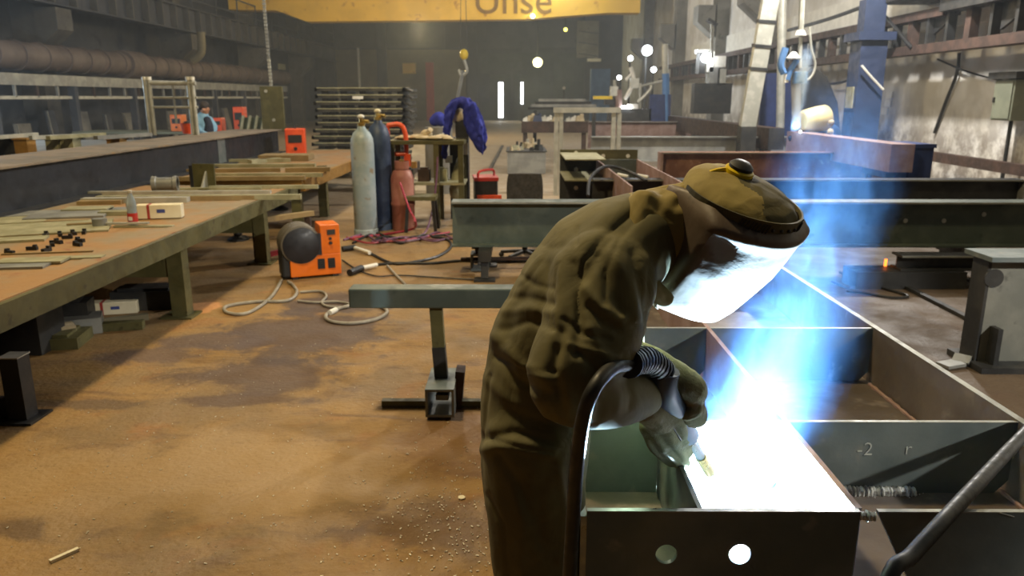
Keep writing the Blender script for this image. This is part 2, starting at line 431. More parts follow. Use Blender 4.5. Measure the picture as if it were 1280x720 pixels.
for px in (600, 640, 690):
    c = at(px, 100, Y=59.7); MB().span(c.x - .06, c.x + .06, 59.66, 59.75, .2, 4.2).build('door_rib', 'wall_dark', dr)
for k, (p0, p1, q0, q1) in enumerate(((592, 612, 92, 128), (612, 660, 88, 92))):
    a_, b_ = at(p0, q0, Y=59.6), at(p1, q1, Y=59.6)
    MB().span(a_.x, b_.x, 59.6, 59.7, b_.z, a_.z).build('door_panel', 'wall_dark', dr)
# grey upper panels of the back wall between the columns
for k, (p0, p1) in enumerate(((395, 470), (478, 556), (566, 590), (596, 650), (660, 735))):
    a_, b_ = at(p0, 28, Y=59.9), at(p1, 60, Y=59.9)
    MB().span(a_.x, b_.x, 59.85, 59.99, b_.z, a_.z).build('wall_panel', 'wall_dark', wb)
for px in (410, 475, 590, 738):
    c = at(px, 60, Y=59); MB().span(c.x - .35, c.x + .35, 59.4, 59.99, 0, ZR).build('wall_pier', 'wall_dark', wb)

# concrete columns with corbels along both sides
def column(name, x, y, side, z_corbel, mat, hw=.35):
    mb = MB().span(x - hw, min(x + hw, XR - .001), y - .35, y + .35, 0, ZR)
    mb.poly([(x + side * .35, y - .4, z_corbel), (x + side * 1.0, y - .4, z_corbel + .55), (x + side * 1.0, y - .4, z_corbel + 1.15), (x + side * .35, y - .4, z_corbel + 1.15)], (0, .8, 0))
    return struct(mb.build(name, mat))
for k, y in enumerate((23.2, 32.5, 41.5, 50.5)):
    column('column_left', -14.1, y, 1, 3.05, 'concrete_dark')
for k, y in enumerate((24.5, 30.5, 38, 47)):
    column('column_right', 7.8, y, -1, 3.9, 'concrete', .28)

# crane runway along the left with its stiffener ribs, and a walkway rail over it
rw = thing('crane_runway', 'dark ribbed crane runway girder high along the left wall', 'girder', (-13.3, 4, 4.25))
mb = MB(); ibeam(mb, (-13.3, 4, 4.25), (-13.3, 58, 4.25), .5, .95, .05, .03); mb.build('girder', 'wall_dark', rw)
for k in range(30):
    y = 17.0 + k * 1.15
    MB().span(-13.29, -13.05, y - .03, y + .03, 4.3, 5.15).build('rib', 'concrete_dark', rw)
for zz in (5.5, 6.1):
    MB().bar((-13.0, 8, zz), (-13.0, 57, zz), .05).build('rail', 'wall_dark', rw)
for k in range(16):
    MB().bar((-13.0, 14 + k * 2.6, 5.2), (-13.0, 14 + k * 2.6, 6.1), .05).build('rail_post', 'wall_dark', rw)

# big round duct on the left wall
dz = 2.78
dct = thing('air_duct', 'thick brown grey round air duct running along the left wall under the runway', 'duct', (-13.2, 6, dz))
MB().cyl((-13.2, 5, dz), (-13.2, 45, dz), .36, n=20).build('duct_pipe', 'duct', dct, smooth=True)
for k in range(24):
    y = 15.5 + k * 1.05
    MB().cyl((-13.2, y, dz), (-13.2, y + .05, dz), .40, n=20).build('flange_ring', 'duct', dct, smooth=True)
MB().cyl((-13.2, 26.4, dz), (-13.2, 27.6, dz), .46, n=20).build('duct_sleeve', 'duct', dct, smooth=True)
dp = [at(251, 40, Y=31.3), at(252, 62, Y=31.3), at(248, 70, Y=31.3), at(240, 76, Y=31.3)]
tag(MB().tube(dp, .16, 10, 3).build('drain_pipe', 'wall_olive', smooth=True), 'ochre drain pipe with a bend dropping from the runway to the duct', 'pipe')

# rack of rails under the duct
rk = thing('pipe_rack', 'long grey rail rack with short posts below the duct', 'rack', (-12.3, 8, 0))
MB().span(-12.35, -12.25, 8, 42, 2.0, 2.28).build('top_rail', 'grey_steel', rk)
MB().span(-12.34, -12.28, 8, 42, 1.66, 1.74).build('lower_rail', 'pale_steel', rk)
for k in range(34):
    y = 12.0 + k * .9
    MB().span(-12.34, -12.28, y - .03, y + .03, 1.7, 2.02).build('post', 'grey_steel' if k % 3 else 'rust_dark', rk)
for k in range(9):
    y = 11.5 + k * 3.4
    MB().span(-12.4, -12.2, y - .08, y + .08, 0, 2.0).build('leg', 'wall_dark', rk)
# upright sheets and radiators stored against the left wall
NTH = 'first second third fourth fifth sixth seventh eighth ninth tenth eleventh twelfth thirteenth fourteenth fifteenth sixteenth'.split()
rr = random.Random(3)
for k in range(15):
    y = 14.5 + k * 1.5; h = rr.uniform(.9, 1.35)
    lean = rr.uniform(.05, .25)
    t = thing('leaning_sheet', NTH[k // 2] + [' dull grey sheet from the near end, leaning along the left wall', ' narrow dark sheet from the near end, leaning along the left wall'][k % 2], 'sheet', (-13.5, y, 0), 0, 'sheets along the left wall')
    MB().poly([(-13.2, y, 0), (-13.2 - lean, y, h), (-13.2 - lean, y + .7 - .25 * (k % 2), h), (-13.2, y + .7 - .25 * (k % 2), 0)], (-.04, 0, 0)).build('sheet', ['concrete', 'wall_dark'][k % 2], t)
    MB().bar((-13.18, y + .08, .05), (-13.18 - lean, y + .08, h - .02), .03).build('edge_rib', 'grey_steel', t)

# right wall: lattice girder, blue column, upper cabinets, cable tray
tr = thing('lattice_girder', 'rusty brown lattice girder with upright posts along the white right wall', 'girder', (7.5, 6, 2.46))
MB().span(7.2, 7.5, 5, 40, 2.46, 2.62).build('bottom_chord', 'rust_dark', tr)
MB().span(7.12, 7.5, 5, 13.6, 3.10, 3.42).build('top_chord', 'mill_dark', tr)
MB().span(7.2, 7.5, 13.6, 40, 3.05, 3.2).build('top_chord', 'rust_dark', tr)
for k in range(46):
    y = 9.2 + k * .62
    w = .16 if k % 3 == 0 else .08
    MB().span(7.25, 7.4, y - w / 2, y + w / 2, 2.6, 3.12).build('post', 'rust_dark' if k % 3 == 0 else 'mill_dark', tr)
for k, y in enumerate((9.4, 11.3, 13.4)):
    MB().poly([(7.35, y, 3.1), (7.35, y + .9, 3.1), (7.35, y + .9, 2.7)], (.05, 0, 0)).build('gusset', 'mill_dark', tr)
up = at(1136, 60, X=7.2)
BX = -.22
t = thing('blue_column', 'dark steel column tinted blue as by lit smoke, standing against the white right wall', 'column', (6.78, 15.35, 0))
MB().span(6.53, 7.03, 15.1, 15.6, 0, 2.75).build('shaft', 'column_blue', t)
MB().span(6.43, 7.13, 15.0, 15.7, 2.75, 2.9).build('cap_plate', 'column_blue', t)
MB().span(6.50, 6.54, 15.2, 15.5, 1.5, 1.9).build('sticker', 'olive_grey', t)
MB().span(6.58, 6.98, 15.2, 15.5, 2.9, 3.5).build('head', 'column_blue', t)
sbox('trim_2', 7.93, 8.0, 10.5, 36, 2.95, 3.95, 'white')
for k in range(4):
    y0 = 8.6 + k * 1.75
    t = thing('wall_cabinet', ['grey green panelled cabinet', 'grey green cabinet'][k > 1] + [' nearest the camera above the lattice girder', ' second along above the lattice girder', ' third along above the lattice girder', ' farthest along above the lattice girder'][k], 'cabinet', (7.5, y0, 3.45), 0, 'cabinets over the lattice girder')
    MB().span(7.0, 7.9, y0, y0 + 1.7, 3.5, 4.6).build('body', 'cabinet', t)
    for j in range(3):
        MB().span(6.97, 7.0, y0 + .05 + j * .55, y0 + .55 + j * .55, 3.58, 4.5).build('door', 'cabinet', t)
    MB().span(6.94, 7.95, y0 - .02, y0 + 1.72, 3.43, 3.5).build('base_rail', 'mill_dark', t)
# cables and boxes on the right wall
def cable(name, pts, r, mat, label, cat='cable', n=6, k=5, group=None):
    return tag(MB().tube(pts, r, n, k).build(name, mat, smooth=True), label, cat, group)
cable('wall_cable', [at(1172, 74, X=7.9), at(1205, 88, X=7.9), at(1240, 98, X=7.9), at(1275, 104, X=7.85)], .018, 'black', 'thin black cable sagging across the white wall to the junction box')
cable('wall_cable', [at(1199, 66, X=7.9), at(1196, 92, X=7.92), at(1182, 128, X=7.94), at(1168, 166, X=7.96)], .03, 'rubber', 'thick dark cable running slanting down the stained white wall')
cable('wall_cable', [at(985, 38, X=7.1), at(1035, 24, X=7.1), at(1085, 6, X=7.1)], .04, 'black', 'black cable strung above the lattice girder from the pale post')
cable('wall_cable', [at(1086, 6, X=7.2), at(1110, 24, X=7.2), at(1128, 46, X=7.2), at(1140, 60, X=7.2)], .035, 'black', 'black cable drooping past the white upper wall strip')
cable('wall_cable', [at(1077, 82, Y=14.95), at(1090, 97, Y=14.95), at(1104, 112, Y=14.95)], .022, 'white', 'white cable slanting across the blue column')
cable('wall_cable', [at(1030, 105, X=7.7), at(1048, 104, X=7.7), at(1066, 98, X=7.7)], .03, 'black', 'pair of sagging black cables left of the blue column')
c = at(1268, 125, X=7.75)
t = thing('junction_box', 'grey green electrical box at the right end of the white wall', 'electrical box', (c.x, c.y, c.z))
MB().box((c.x, c.y, c.z), (.36, .5, .62)).build('body', 'cabinet', t, bevel=.01)
MB().box((c.x - .19, c.y, c.z), (.02, .44, .56)).build('door', 'cabinet', t)
MB().box((c.x - .21, c.y + .18, c.z), (.03, .03, .08)).build('latch', 'mill_dark', t)
MB().box((c.x, c.y, c.z + .37), (.5, .7, .1)).build('hood', 'mill_dark', t)
MB().cyl((c.x, c.y, c.z - .3), (c.x, c.y, 0), .03).build('conduit', 'mill_dark', t)
for k, (px, py) in enumerate(((1112, 119), (1110, 129), (1106, 139))):
    c = at(px, py, X=7.98)
    tag(MB().box((c.x, c.y, c.z), (.03, .26, .14)).build('wall_notice', 'white'), ['uppermost', 'middle', 'lowest'][k] + ' of three small white notices beside the blue column', 'notice', 'white notices by the blue column')
MB_ = MB().bar(at(1150, 193, X=7.3), at(1300, 216, X=7.3), .12, .16)
tag(MB_.build('guard_rail', 'rust_dark'), 'brown rusty rail running low along the stained right wall', 'rail')
# pale leaning jib post
p0, p1 = at(934, 158, Y=15.5), at(964, -8, Y=15.2)
t = thing('jib_post', 'pale leaning square steel post rising behind the far beam', 'post', (p0.x, p0.y, 0))
MB().bar(p0, p1, .30, .16).build('shaft', 'pale_steel', t)
for f_ in (.45, .62, .8): 
    q = p0.lerp(p1, f_); MB().bar(q - (p1 - p0).normalized() * .03, q + (p1 - p0).normalized() * .03, .34, .2).build('clamp_band', 'mill_dark', t)
MB().bar(Vector((p0.x, p0.y, 0)), p0, .3, .3).build('base', 'mill_dark', t)
p0, p1 = at(985, 92, Y=17.2), at(978, -8, Y=17.2)
tag(MB().cyl(p1, Vector((p0.x, p0.y, 0)), .09).build('conduit_pipe', 'pale_steel'), 'slim grey upright pipe right of the leaning pale post', 'pipe')
# dark curved screens standing by the wall behind the far welder
def screen(pxs, Yd, label, mat):
    pts = [at(x, y, Y=Yd) for x, y in pxs]
    pts = [Vector((p.x, Yd, p.z)) for p in pts]
    pts = [Vector((pts[0].x, Yd, 0))] + pts + [Vector((pts[-1].x, Yd, 0))]
    tag(MB().poly(pts, (0, .12, 0)).build('screen', mat), label, 'screen')
screen([(1003, 150), (1004, 96), (1018, 84), (1034, 96), (1047, 128), (1050, 160)], 16.2, 'dark round shouldered shield screen behind the far welder', 'mill_dark')
screen([(950, 150), (952, 92), (988, 90), (990, 150)], 19.0, 'blue black curtain screen between the pale post and the arc', 'box_blue')
# machinery heap high on the wall
t = thing('wall_machine', 'cluttered white control machine on a bracket below the concrete corbel', 'machine', tuple(at(895, 110, X=6.9)))
for (x0, x1, y0, y1, mt_) in ((884, 891, 64, 90, 'white'), (893, 906, 70, 84, 'white'), (886, 898, 84, 104, 'grey_steel'), (897, 906, 86, 106, 'pale_steel'), (872, 888, 62, 66, 'pale_steel'), (874, 880, 66, 92, 'mill_dark'), (868, 912, 104, 142, 'mill_dark')):
    a_, b_ = at(x0, y0, Y=27), at(x1, y1, Y=27)
    MB().span(a_.x, b_.x, 26.9, 27.4, b_.z, a_.z).build('housing', mt_, t)
c = at(884, 72, Y=26.6)
MB().cyl(c, c + Vector((0, .2, 0)), .16).build('panel_glint', 'lamp_white', t)  # glowing disc stands for a bright reflection on the panel
a_ = at(848, 112, Y=26); b_ = at(868, 74, Y=26)
a_ = at(890, 28, Y=26); MB().box(a_, (.35, .3, .1), (0, R(30), 0)).build('floodlight', 'mill_dark', t)
MB().cyl(a_, at(890, 72, Y=26.6), .05).build('stem', 'pale_steel', t)

# ------------------------------------------------------------------ overhead crane across the hall
YC = 40.0
cr = thing('bridge_crane', 'yellow overhead crane bridge spanning the hall with dark lettering', 'crane', tuple(at(640, 26, Y=YC)))
A = [(286, 12), (345, 13), (383, 27), (655, 24), (760, 16), (800, 16)]
lo = [at(x, y, Y=YC) for x, y in A]
hi = [Vector((lo[-1].x, YC, lo[0].z + 1.6)), Vector((lo[0].x, YC, lo[0].z + 1.6))]
MB().poly([Vector((p.x, YC, p.z)) for p in lo] + hi, (0, 1.0, 0)).build('bridge_girder', 'crane_yellow' if 'crane_yellow' in M else 'yellow', cr)
MB().span(lo[0].x - .4, lo[-1].x + 1.0, YC - .15, YC, lo[0].z + 1.75, lo[0].z + 1.85).build('walkway', 'mill_dark', cr)
for k in range(10):
    x = lo[0].x + 1 + k * 2.0
    MB().span(x - .03, x + .03, YC - .06, YC, lo[2].z + .1, lo[0].z + 1.6).build('stiffener', 'mill_dark', cr) if False else None
fc = bpy.data.curves.new('crane_lettering', 'FONT'); fc.body = 'Unse'; fc.size = 1.9; fc.extrude = .01
fo = bpy.data.objects.new('lettering', fc); COL.objects.link(fo); fo = text_mesh(fo); fo.parent = cr
p = at(592, 17, Y=YC); fo.location = Vector((p.x, YC - .03, p.z)) - cr.location; fo.rotation_euler = (PI / 2, 0, 0)
fo.data.materials.append(M['lettering'])
cc = at(666, 20, Y=YC - .3)
MB().ball(cc, .1).build('warning_lamp', 'lamp_white', cr)
# crane hook with sling (right of the plate stack)
h0 = at(580, 68, Y=30)
t = thing('crane_hook', 'small yellow crane hook block hanging on ropes over the aisle', 'hook', tuple(h0))
MB().ball(h0, (.16, .12, .2)).build('block', 'yellow', t, smooth=True)
MB().tube([h0 + Vector((0, 0, -.2)), h0 + Vector((.1, 0, -.6)), h0 + Vector((-.12, 0, -.75)), h0 + Vector((-.2, 0, -.55))], .06, 8, 4).build('hook', 'pale_steel', t)
for dx in (-.12, .12): MB().cyl(h0 + Vector((dx, 0, .2)), h0 + Vector((dx * .6, 0, 3.5)), .012, n=6).build('rope', 'wall_dark', t)
MB().cyl(h0 + Vector((-.05, 0, -.6)), at(571, 128, Y=30), .07, n=6).build('sling', 'grey_steel', t)
# hanging chain with the olive plate
p0, p1 = at(329, -6, Y=15.2), at(339, 108, Y=15.2)
t = thing('hoist_chain', 'slim grey hoist chain hanging with an olive steel plate on its end', 'hoist', tuple(p1))
n_ = 26
for k in range(n_):
    a_, b_ = p0.lerp(p1, k / n_), p0.lerp(p1, (k + .8) / n_)
    MB().bar(a_, b_, .05, .03 if k % 2 else .06).build('chain_link', 'grey_steel' if k < 18 else 'pale_steel', t)
a_, b_ = at(325, 108, Y=15.2), at(357, 164, Y=15.2)
MB().span(a_.x, b_.x, 15.15, 15.24, b_.z, a_.z).build('plate', 'olive_paint', t, bevel=.005)
for px, py in ((332, 114), (342, 150)):
    c = at(px, py, Y=15.13); MB().cyl(c, c + Vector((0, .03, 0)), .03).build('bolt', 'pale_steel', t)

# lights that show in the picture
def round_lamp(px, py, Yd, r, mat, label, post_to=None):
    c = at(px, py, Y=Yd)
    t = thing('hall_lamp', label, 'lamp', tuple(c), 0)
    MB().lathe([(0.01, 0), (r, .0), (r, .02), (.01, .03)], c, (0, -1, 0), 16).build('lens', mat, t, smooth=True)
    MB().lathe([(r * 1.15, -.02), (r * 1.15, .0), (r * .6, r * .9), (r * .3, r * 1.1)], c + Vector((0, .03, 0)), (0, 1, 0), 16).build('shade', 'mill_dark', t, smooth=True)
    if post_to is not None:
        MB().cyl(c + Vector((0, r, 0)), Vector((c.x, c.y + r, post_to)), .04, n=6).build('stem', 'mill_dark', t)
    return t
round_lamp(672, 78, 57, .32, 'lamp_yellow', 'round glowing yellow lamp on the far end wall', ZR)
round_lamp(809, 63, 31, .19, 'lamp_white', 'brightest round white lamp, high right of the boom arms', 0)
round_lamp(788, 73, 29, .09, 'lamp_white', 'small oval white lamp at the tip of a boom arm', 0)
round_lamp(774, 97, 26, .07, 'lamp_white', 'small white lamp low at the left of the boom arms', 0)
round_lamp(817, 87, 30, .1, 'lamp_white', 'squarish white lamp below the brightest lamp', 0)
round_lamp(707, 37, 56, .13, 'lamp_small', 'tiny yellow light high on the dark far wall', ZR)
round_lamp(705, 110, 50, .1, 'white', 'tiny pale light low before the far doors', 0)
lamp('sodium_lamp_light', at(672, 78, Y=56.2), 260, (1, .9, .5), .25)
lamp('boom_lamp_light', at(809, 63, Y=30.3), 240, (.85, .93, 1), .2)
for k, (x0, x1, y0, y1, lab) in enumerate(((623, 629, 103, 147, 'thick upright white fluorescent tube at the end of the aisle'), (651, 654, 103, 130, 'thin upright white fluorescent tube right of the thicker one'))):
    a_, b_ = at(x0, y0, Y=58), at(x1, y1, Y=58)
    t = thing('tube_light', lab, 'lamp', (a_.x, 58, b_.z))
    MB().cyl(((a_.x + b_.x) / 2, 58, b_.z), ((a_.x + b_.x) / 2, 58, a_.z), (b_.x - a_.x) / 2).build('tube', 'tube_white', t)
    MB().span(a_.x - .05, b_.x + .05, 58.15, 58.3, 0, a_.z + .1).build('mount', 'mill_dark', t)
a_, b_ = at(724, 74, Y=59.3), at(751, 77, Y=59.3)
t = thing('strip_light', 'short pale strip light under the hanging grey panel', 'lamp', tuple(a_))
MB().span(a_.x + .6, b_.x, 59.2, 59.3, b_.z, a_.z + .05).build('diffuser', 'white', t)
a_, b_ = at(722, 26, Y=59.3), at(748, 72, Y=59.3)
MB().span(a_.x, b_.x, 59.35, 59.84, b_.z, a_.z).build('panel', 'concrete', t)
for k in range(3):
    MB().bar((a_.x + .1, 59.32, b_.z + .3 + k * .8), (b_.x - .1, 59.32, b_.z + .1 + k * .8), .06).build('slat', 'wall_dark', t)
a_, b_ = at(739, 86, Y=52), at(762, 128, Y=52)
t = thing('blue_locker', 'pale blue tall steel locker by the far right corner', 'locker', (a_.x, 52, 0))
MB().span(a_.x, b_.x, 52, 52.6, 0, a_.z).build('body', 'door_blue', t)
MB().span(a_.x + .1, b_.x - .1, 51.96, 52, .2, a_.z - .15).build('door', 'door_blue', t)
a_, b_ = at(503, 79, Y=59.7), at(520, 92, Y=59.7)
tag(MB().span(a_.x, b_.x, 59.65, 59.78, b_.z, a_.z).build('wall_sign', 'crane_yellow'), 'small orange yellow notice on the olive far wall', 'notice')
a_, b_ = at(446, 60, Y=58), at(450, 96, Y=58)
tag(MB().span(a_.x, b_.x, 58, 58.2, 0, a_.z).build('wall_post', 'white'), 'pale slim upright post before the olive far wall', 'post')
a_, b_ = at(532, 78, Y=59.5), at(542, 105, Y=59.5)
t = thing('wall_cupboard', 'dim red upright cupboard on the olive far wall', 'cupboard', (a_.x, 59.3, 0))
MB().span(a_.x, b_.x, 59.3, 59.75, 0, a_.z).build('body', 'stripe_red', t)
MB().span(a_.x + .08, b_.x - .08, 59.27, 59.3, .2, a_.z - .1).build('door', 'stripe_red', t)
for px in (352, 376):
    a_, b_ = at(px, 80, X=-13.9), at(px + 9, 88, X=-13.9)
    tag(MB().span(-13.95, -13.85, a_.y - .6, a_.y + .6, b_.z, a_.z).build('wall_notice', 'olive_grey'), ['first', 'second'][px > 360] + ' of two pale green notices on the far left wall', 'notice', 'notices on the far left wall')

# ================================================================== the girder being welded
XA, XD, XM, XZ = 0.160, 0.418, 0.775, 1.445          # left end, dividing plate, middle flange, right flange
Y0, Y1, Y2, Y3 = 1.53, 2.02, 2.93, 4.35               # cross plates
ZT, ZW, ZB = 0.80, 0.577, 0.32                        # top edge, web, lower edge
gd = thing('steel_girder', 'large grey steel girder on its side with cross plates, being welded', 'girder', (0.8, 2.2, 0))
th = .012
def holed_plate(x0, x1, y, z0, z1, t, holes, r, n=24):
    """upright plate with round holes, cut into strips round each hole"""
    mb = MB(); xs = [x0] + [h[0] + s * r * 1.6 for h in holes for s in (-1, 1)] + [x1]
    for i in range(0, len(xs), 2): mb.span(xs[i], xs[i + 1], y, y + t, z0, z1)
    for hx, hz in holes:
        q = r * 1.6
        mb.span(hx - q, hx + q, y, y + t, z0, hz - q); mb.span(hx - q, hx + q, y, y + t, hz + q, z1)
        F_, B_ = [], []
        for i in range(n):
            a = 2 * PI * i / n; c, s = math.cos(a), math.sin(a); k = q / max(abs(c), abs(s))
            for L, yy in ((F_, y), (B_, y + t)):
                L.append((mb.b.verts.new((hx + r * c, yy, hz + r * s)), mb.b.verts.new((hx + k * c, yy, hz + k * s))))
        for i in range(n):
            j = (i + 1) % n
            mb.b.faces.new((F_[i][0], F_[i][1], F_[j][1], F_[j][0])); mb.b.faces.new((B_[i][0], B_[j][0], B_[j][1], B_[i][1]))
            mb.b.faces.new((F_[i][0], F_[j][0], B_[j][0], B_[i][0]))
    return mb
h1, h2 = at(833, 693, Y=Y0), at(925, 693, Y=Y0)
holed_plate(XA, XM - .004, Y0, .2, ZT, th, [(h1.x, h1.z), (h2.x, h2.z)], .0245).build('end_plate', 'mill', gd, label='front end plate with two bolt holes')
MB().span(XA, XM - .004, Y0 - .001, Y0 + th + .001, ZT, ZT + .0025).build('ground_edge', 'mill_edge', gd, label='bright ground top edge of the end plate')
# right hand near plate with a coped lower left corner
MB().poly([(XM + .035, Y0, ZT), (XZ, Y0, ZT), (XZ, Y0, .2), (XM + .26, Y0, .2), (XM + .14, Y0, .60)], (0, th, 0)).build('cross_plate', 'mill', gd)
for y, x0, x1 in ((Y1, XA, XD), (Y1, XD, XM), (Y1, XM, XZ), (Y2, XA, XM), (Y2, XM, XZ), (Y3, XA, XM), (Y3, XM, XZ)):
    e = .001 if x0 == XA and y == Y1 else .045
    MB().poly([(x0 + .006, y, ZT - .002), (x1 - .006, y, ZT - .002), (x1 - .006, y, ZW + e), (x1 - e, y, ZW), (x0 + e, y, ZW), (x0 + .006, y, ZW + e)], (0, th, 0)).build('cross_plate', 'mill', gd)
    MB().span(x0 + .008, x1 - .008, y - .0005, y + th + .0005, ZT - .002, ZT + .0005).build('ground_edge', 'flange_edge', gd)
MB().span(XM + .036, XZ - .011, Y0 - .0005, Y0 + th + .0005, ZT, ZT + .0025).build('ground_edge', 'flange_edge', gd)
MB().span(XD - .006, XD + .006, Y0 + th, Y1 - .001, .3, ZT - .002).build('dividing_plate', 'mill', gd)
MB().span(XM - .008, XM + .008, Y0 + .02, Y3, ZB, ZT).build('flange', 'rust_pink', gd)
MB().span(XZ - .010, XZ + .010, Y0 - .25, Y3 + .4, ZB, ZT + .004).build('flange', 'rust_dark' if False else 'flange_brown', gd)
MB().span(XZ - .011, XZ + .011, Y0 - .25, Y3 + .4, ZT + .004, ZT + .006).build('flange_edge', 'flange_edge', gd)
MB().span(XA, XM, Y0 + th, Y3, ZW - .012, ZW).build('web', 'flange_brown', gd)
MB().span(XM, XZ, Y0 + th, Y3, ZW - .012, ZW).build('web', 'flange_brown', gd)
MB().span(XA - .008, XA + .004, Y0 + th, Y3, ZB, ZW + .02).build('flange', 'rust_pink', gd)
MB().span(XA - .014, XA, Y0 + .001, Y0 + .09, .2, ZT - .012).build('edge_plate', 'mill_edge', gd)  # pale steel puts the light on this flange edge into its colour
def bead(p, q, r=.008, n=60, seed=1):
    rr = random.Random(seed); p, q = Vector(p), Vector(q)
    pts = [p.lerp(q, i / n) for i in range(n + 1)]
    mb = MB(); d = (q - p).normalized(); a = d.orthogonal().normalized(); b = d.cross(a)
    rings = []
    for i, c in enumerate(pts):
        k = r * (1 + .25 * math.sin(i * 2.2) + rr.uniform(-.25, .25))
        rings.append(mb.ring(c, a * k, b * k, 7))
    mb.skin(rings); return mb
bead((XM + .02, Y1 - .006, ZW + .006), (1.165, Y1 - .006, ZW + .006), .0155, 90, 2).build('weld_bead', 'weld', gd, smooth=True, label='bright spattered weld bead at the foot of a cross plate')
bead((XZ - .022, Y0 + .1, ZW + .004), (XZ - .022, Y2 - .05, ZW + .004), .007, 60, 3).build('weld_bead', 'rust_pink', gd, smooth=True)
bead((XM - .004, Y0 + .004, ZT - .01), (XM + .03, Y0 + .004, ZT - .012), .011, 12, 4).build('weld_bead', 'weld', gd, smooth=True)
bead((XA + .1, Y2 - .012, ZW + .005), (XD, Y2 - .012, ZW + .005), .008, 40, 5).build('weld_bead', 'weld', gd, smooth=True)
rr = random.Random(9); mb = MB()
for k in range(90):
    mb.ball((rr.uniform(XM + .02, 1.2), Y1 - .003 - abs(rr.gauss(0, .012)), ZW + .002 + abs(rr.gauss(0, .006))), rr.uniform(.0012, .003), 5, 3)
mb.build('weld_spatter', 'weld', gd, kind='stuff')
for txt, px, py, sz in (('-2', 1070, 569, .058), ('r', 1130, 568, .055)):
    f_ = bpy.data.curves.new('chalk', 'FONT'); f_.body = txt; f_.size = sz; f_.extrude = .0003; f_.offset = -.0006
    o = bpy.data.objects.new('chalk_mark', f_); COL.objects.link(o)
    o = text_mesh(o); o.parent = gd
    p = at(px, py, Y=Y1 - .0012); o.location = p - gd.location; o.rotation_euler = (PI / 2, 0, 0); o.data.materials.append(M['chalk'])
MB().bar(at(1250, 641, Y=Y0 - .001), at(1268, 646, Y=Y0 - .001), .002, .002).build('chalk_mark', 'chalk', gd)
# trestles that carry it
for k, y in enumerate((1.75, 3.6)):
    t = thing('support_trestle', ['dark steel trestle under the near end of the girder', 'dark steel trestle under the far end of the girder'][k], 'trestle', (.8, y, 0))
    MB().span(.1, 1.5, y - .06, y + .06, ZB - .12, ZB - .0005).build('top_bar', 'mill_dark', t)
    for x in (.25, 1.35):
        MB().span(x - .05, x + .05, y - .05, y + .05, 0, ZB - .12).build('leg', 'mill_dark', t)

# ================================================================== the welder
def loft(mb, rings, n=22):
    """rings: (centre, half vector u, half vector v); closed tube"""
    return mb.skin([mb.ring(c, u, v, n) for c, u, v in rings])
def limb(mb, pts, n=16, k=5):
    """tapered round limb through (point, radius) joints with rounded ends"""
    P = [Vector(p) for p, r in pts]; C = curve(P, k)
    rad = []
    for i in range(len(pts) - 1):
        for j in range(k): rad.append(pts[i][1] + (pts[i + 1][1] - pts[i][1]) * j / k)
    rad.append(pts[-1][1])
    rings = []; a = None
    for i, p in enumerate(C):
        d = (C[min(i + 1, len(C) - 1)] - C[max(i - 1, 0)]).normalized()
        a = d.orthogonal() if a is None else a - d * a.dot(d)
        a.normalize(); b = d.cross(a)
        rings.append(mb.ring(p, a * rad[i], b * rad[i], n))
    mb.skin(rings)
    mb.ball(P[0], rad[0] * .99, n, 8); mb.ball(P[-1], rad[-1] * .99, n, 8)
    return mb
def to_px(co):
    """sight-line pixel of an array of points"""
    d = co - np.array(EYE); z = d @ np.array(_f)
    return np.stack([640 + F * (d @ np.array(_r)) / z, 360 - F * (d @ np.array(_u)) / z], 1)
def remesh(mb, name, mat, parent, voxel, smooth_n=3, wrinkle=None, paint=None, label=None, folds=None):
    bmesh.ops.recalc_face_normals(mb.b, faces=mb.b.faces)
    me = bpy.data.meshes.new('tmp'); mb.b.to_mesh(me); mb.b.free()
    o = bpy.data.objects.new('tmp', me); COL.objects.link(o)
    md = o.modifiers.new('remesh', 'REMESH'); md.mode = 'VOXEL'; md.voxel_size = voxel
    dg = bpy.context.evaluated_depsgraph_get()
    m2 = bpy.data.meshes.new_from_object(o.evaluated_get(dg))
    bpy.data.objects.remove(o)
    b = bmesh.new(); b.from_mesh(m2)
    for _ in range(smooth_n):
        bmesh.ops.smooth_vert(b, verts=b.verts, factor=.5, use_axis_x=True, use_axis_y=True, use_axis_z=True)
    b.normal_update()
    if wrinkle:
        off = [(v, v.normal * wrinkle(v.co)) for v in b.verts]
        for v, d in off: v.co += d
        bmesh.ops.smooth_vert(b, verts=b.verts, factor=.4, use_axis_x=True, use_axis_y=True, use_axis_z=True)
    if folds:
        co = np.array([v.co for v in b.verts]); nn = np.array([v.normal for v in b.verts]); uv = to_px(co)
        face = np.clip(-nn[:, 1] * 1.6 + .35 - nn[:, 0] * .2, 0, 1); disp = np.zeros(len(co))
        for pts, amp, wid in folds:
            best = np.full(len(co), 1e9)
            for (ax_, ay_), (bx_, by_) in zip(pts, pts[1:]):
                e = np.array((bx_ - ax_, by_ - ay_), float); t_ = np.clip(((uv - (ax_, ay_)) @ e) / (e @ e), 0, 1)
                best = np.minimum(best, np.hypot(uv[:, 0] - ax_ - t_ * e[0], uv[:, 1] - ay_ - t_ * e[1]))
            disp += .55 * amp * np.exp(-(best / (.95 * wid)) ** 2)
        for v, k in zip(b.verts, disp * face): v.co += v.normal * float(k)
        bmesh.ops.smooth_vert(b, verts=b.verts, factor=.3, use_axis_x=True, use_axis_y=True, use_axis_z=True)
    q = MB(); q.b.free(); q.b = b
    return q.build(name, mat, parent, smooth=True, label=label)
def ridge(p, sx, sy, sz, seed=0.0):
    w = mnoise.noise_vector(p * 4 + Vector((seed, 0, 0))) * .08
    q = p + w
    return .5 - abs(mnoise.noise(Vector((q.x * sx + seed, q.y * sy, q.z * sz)))) * 2
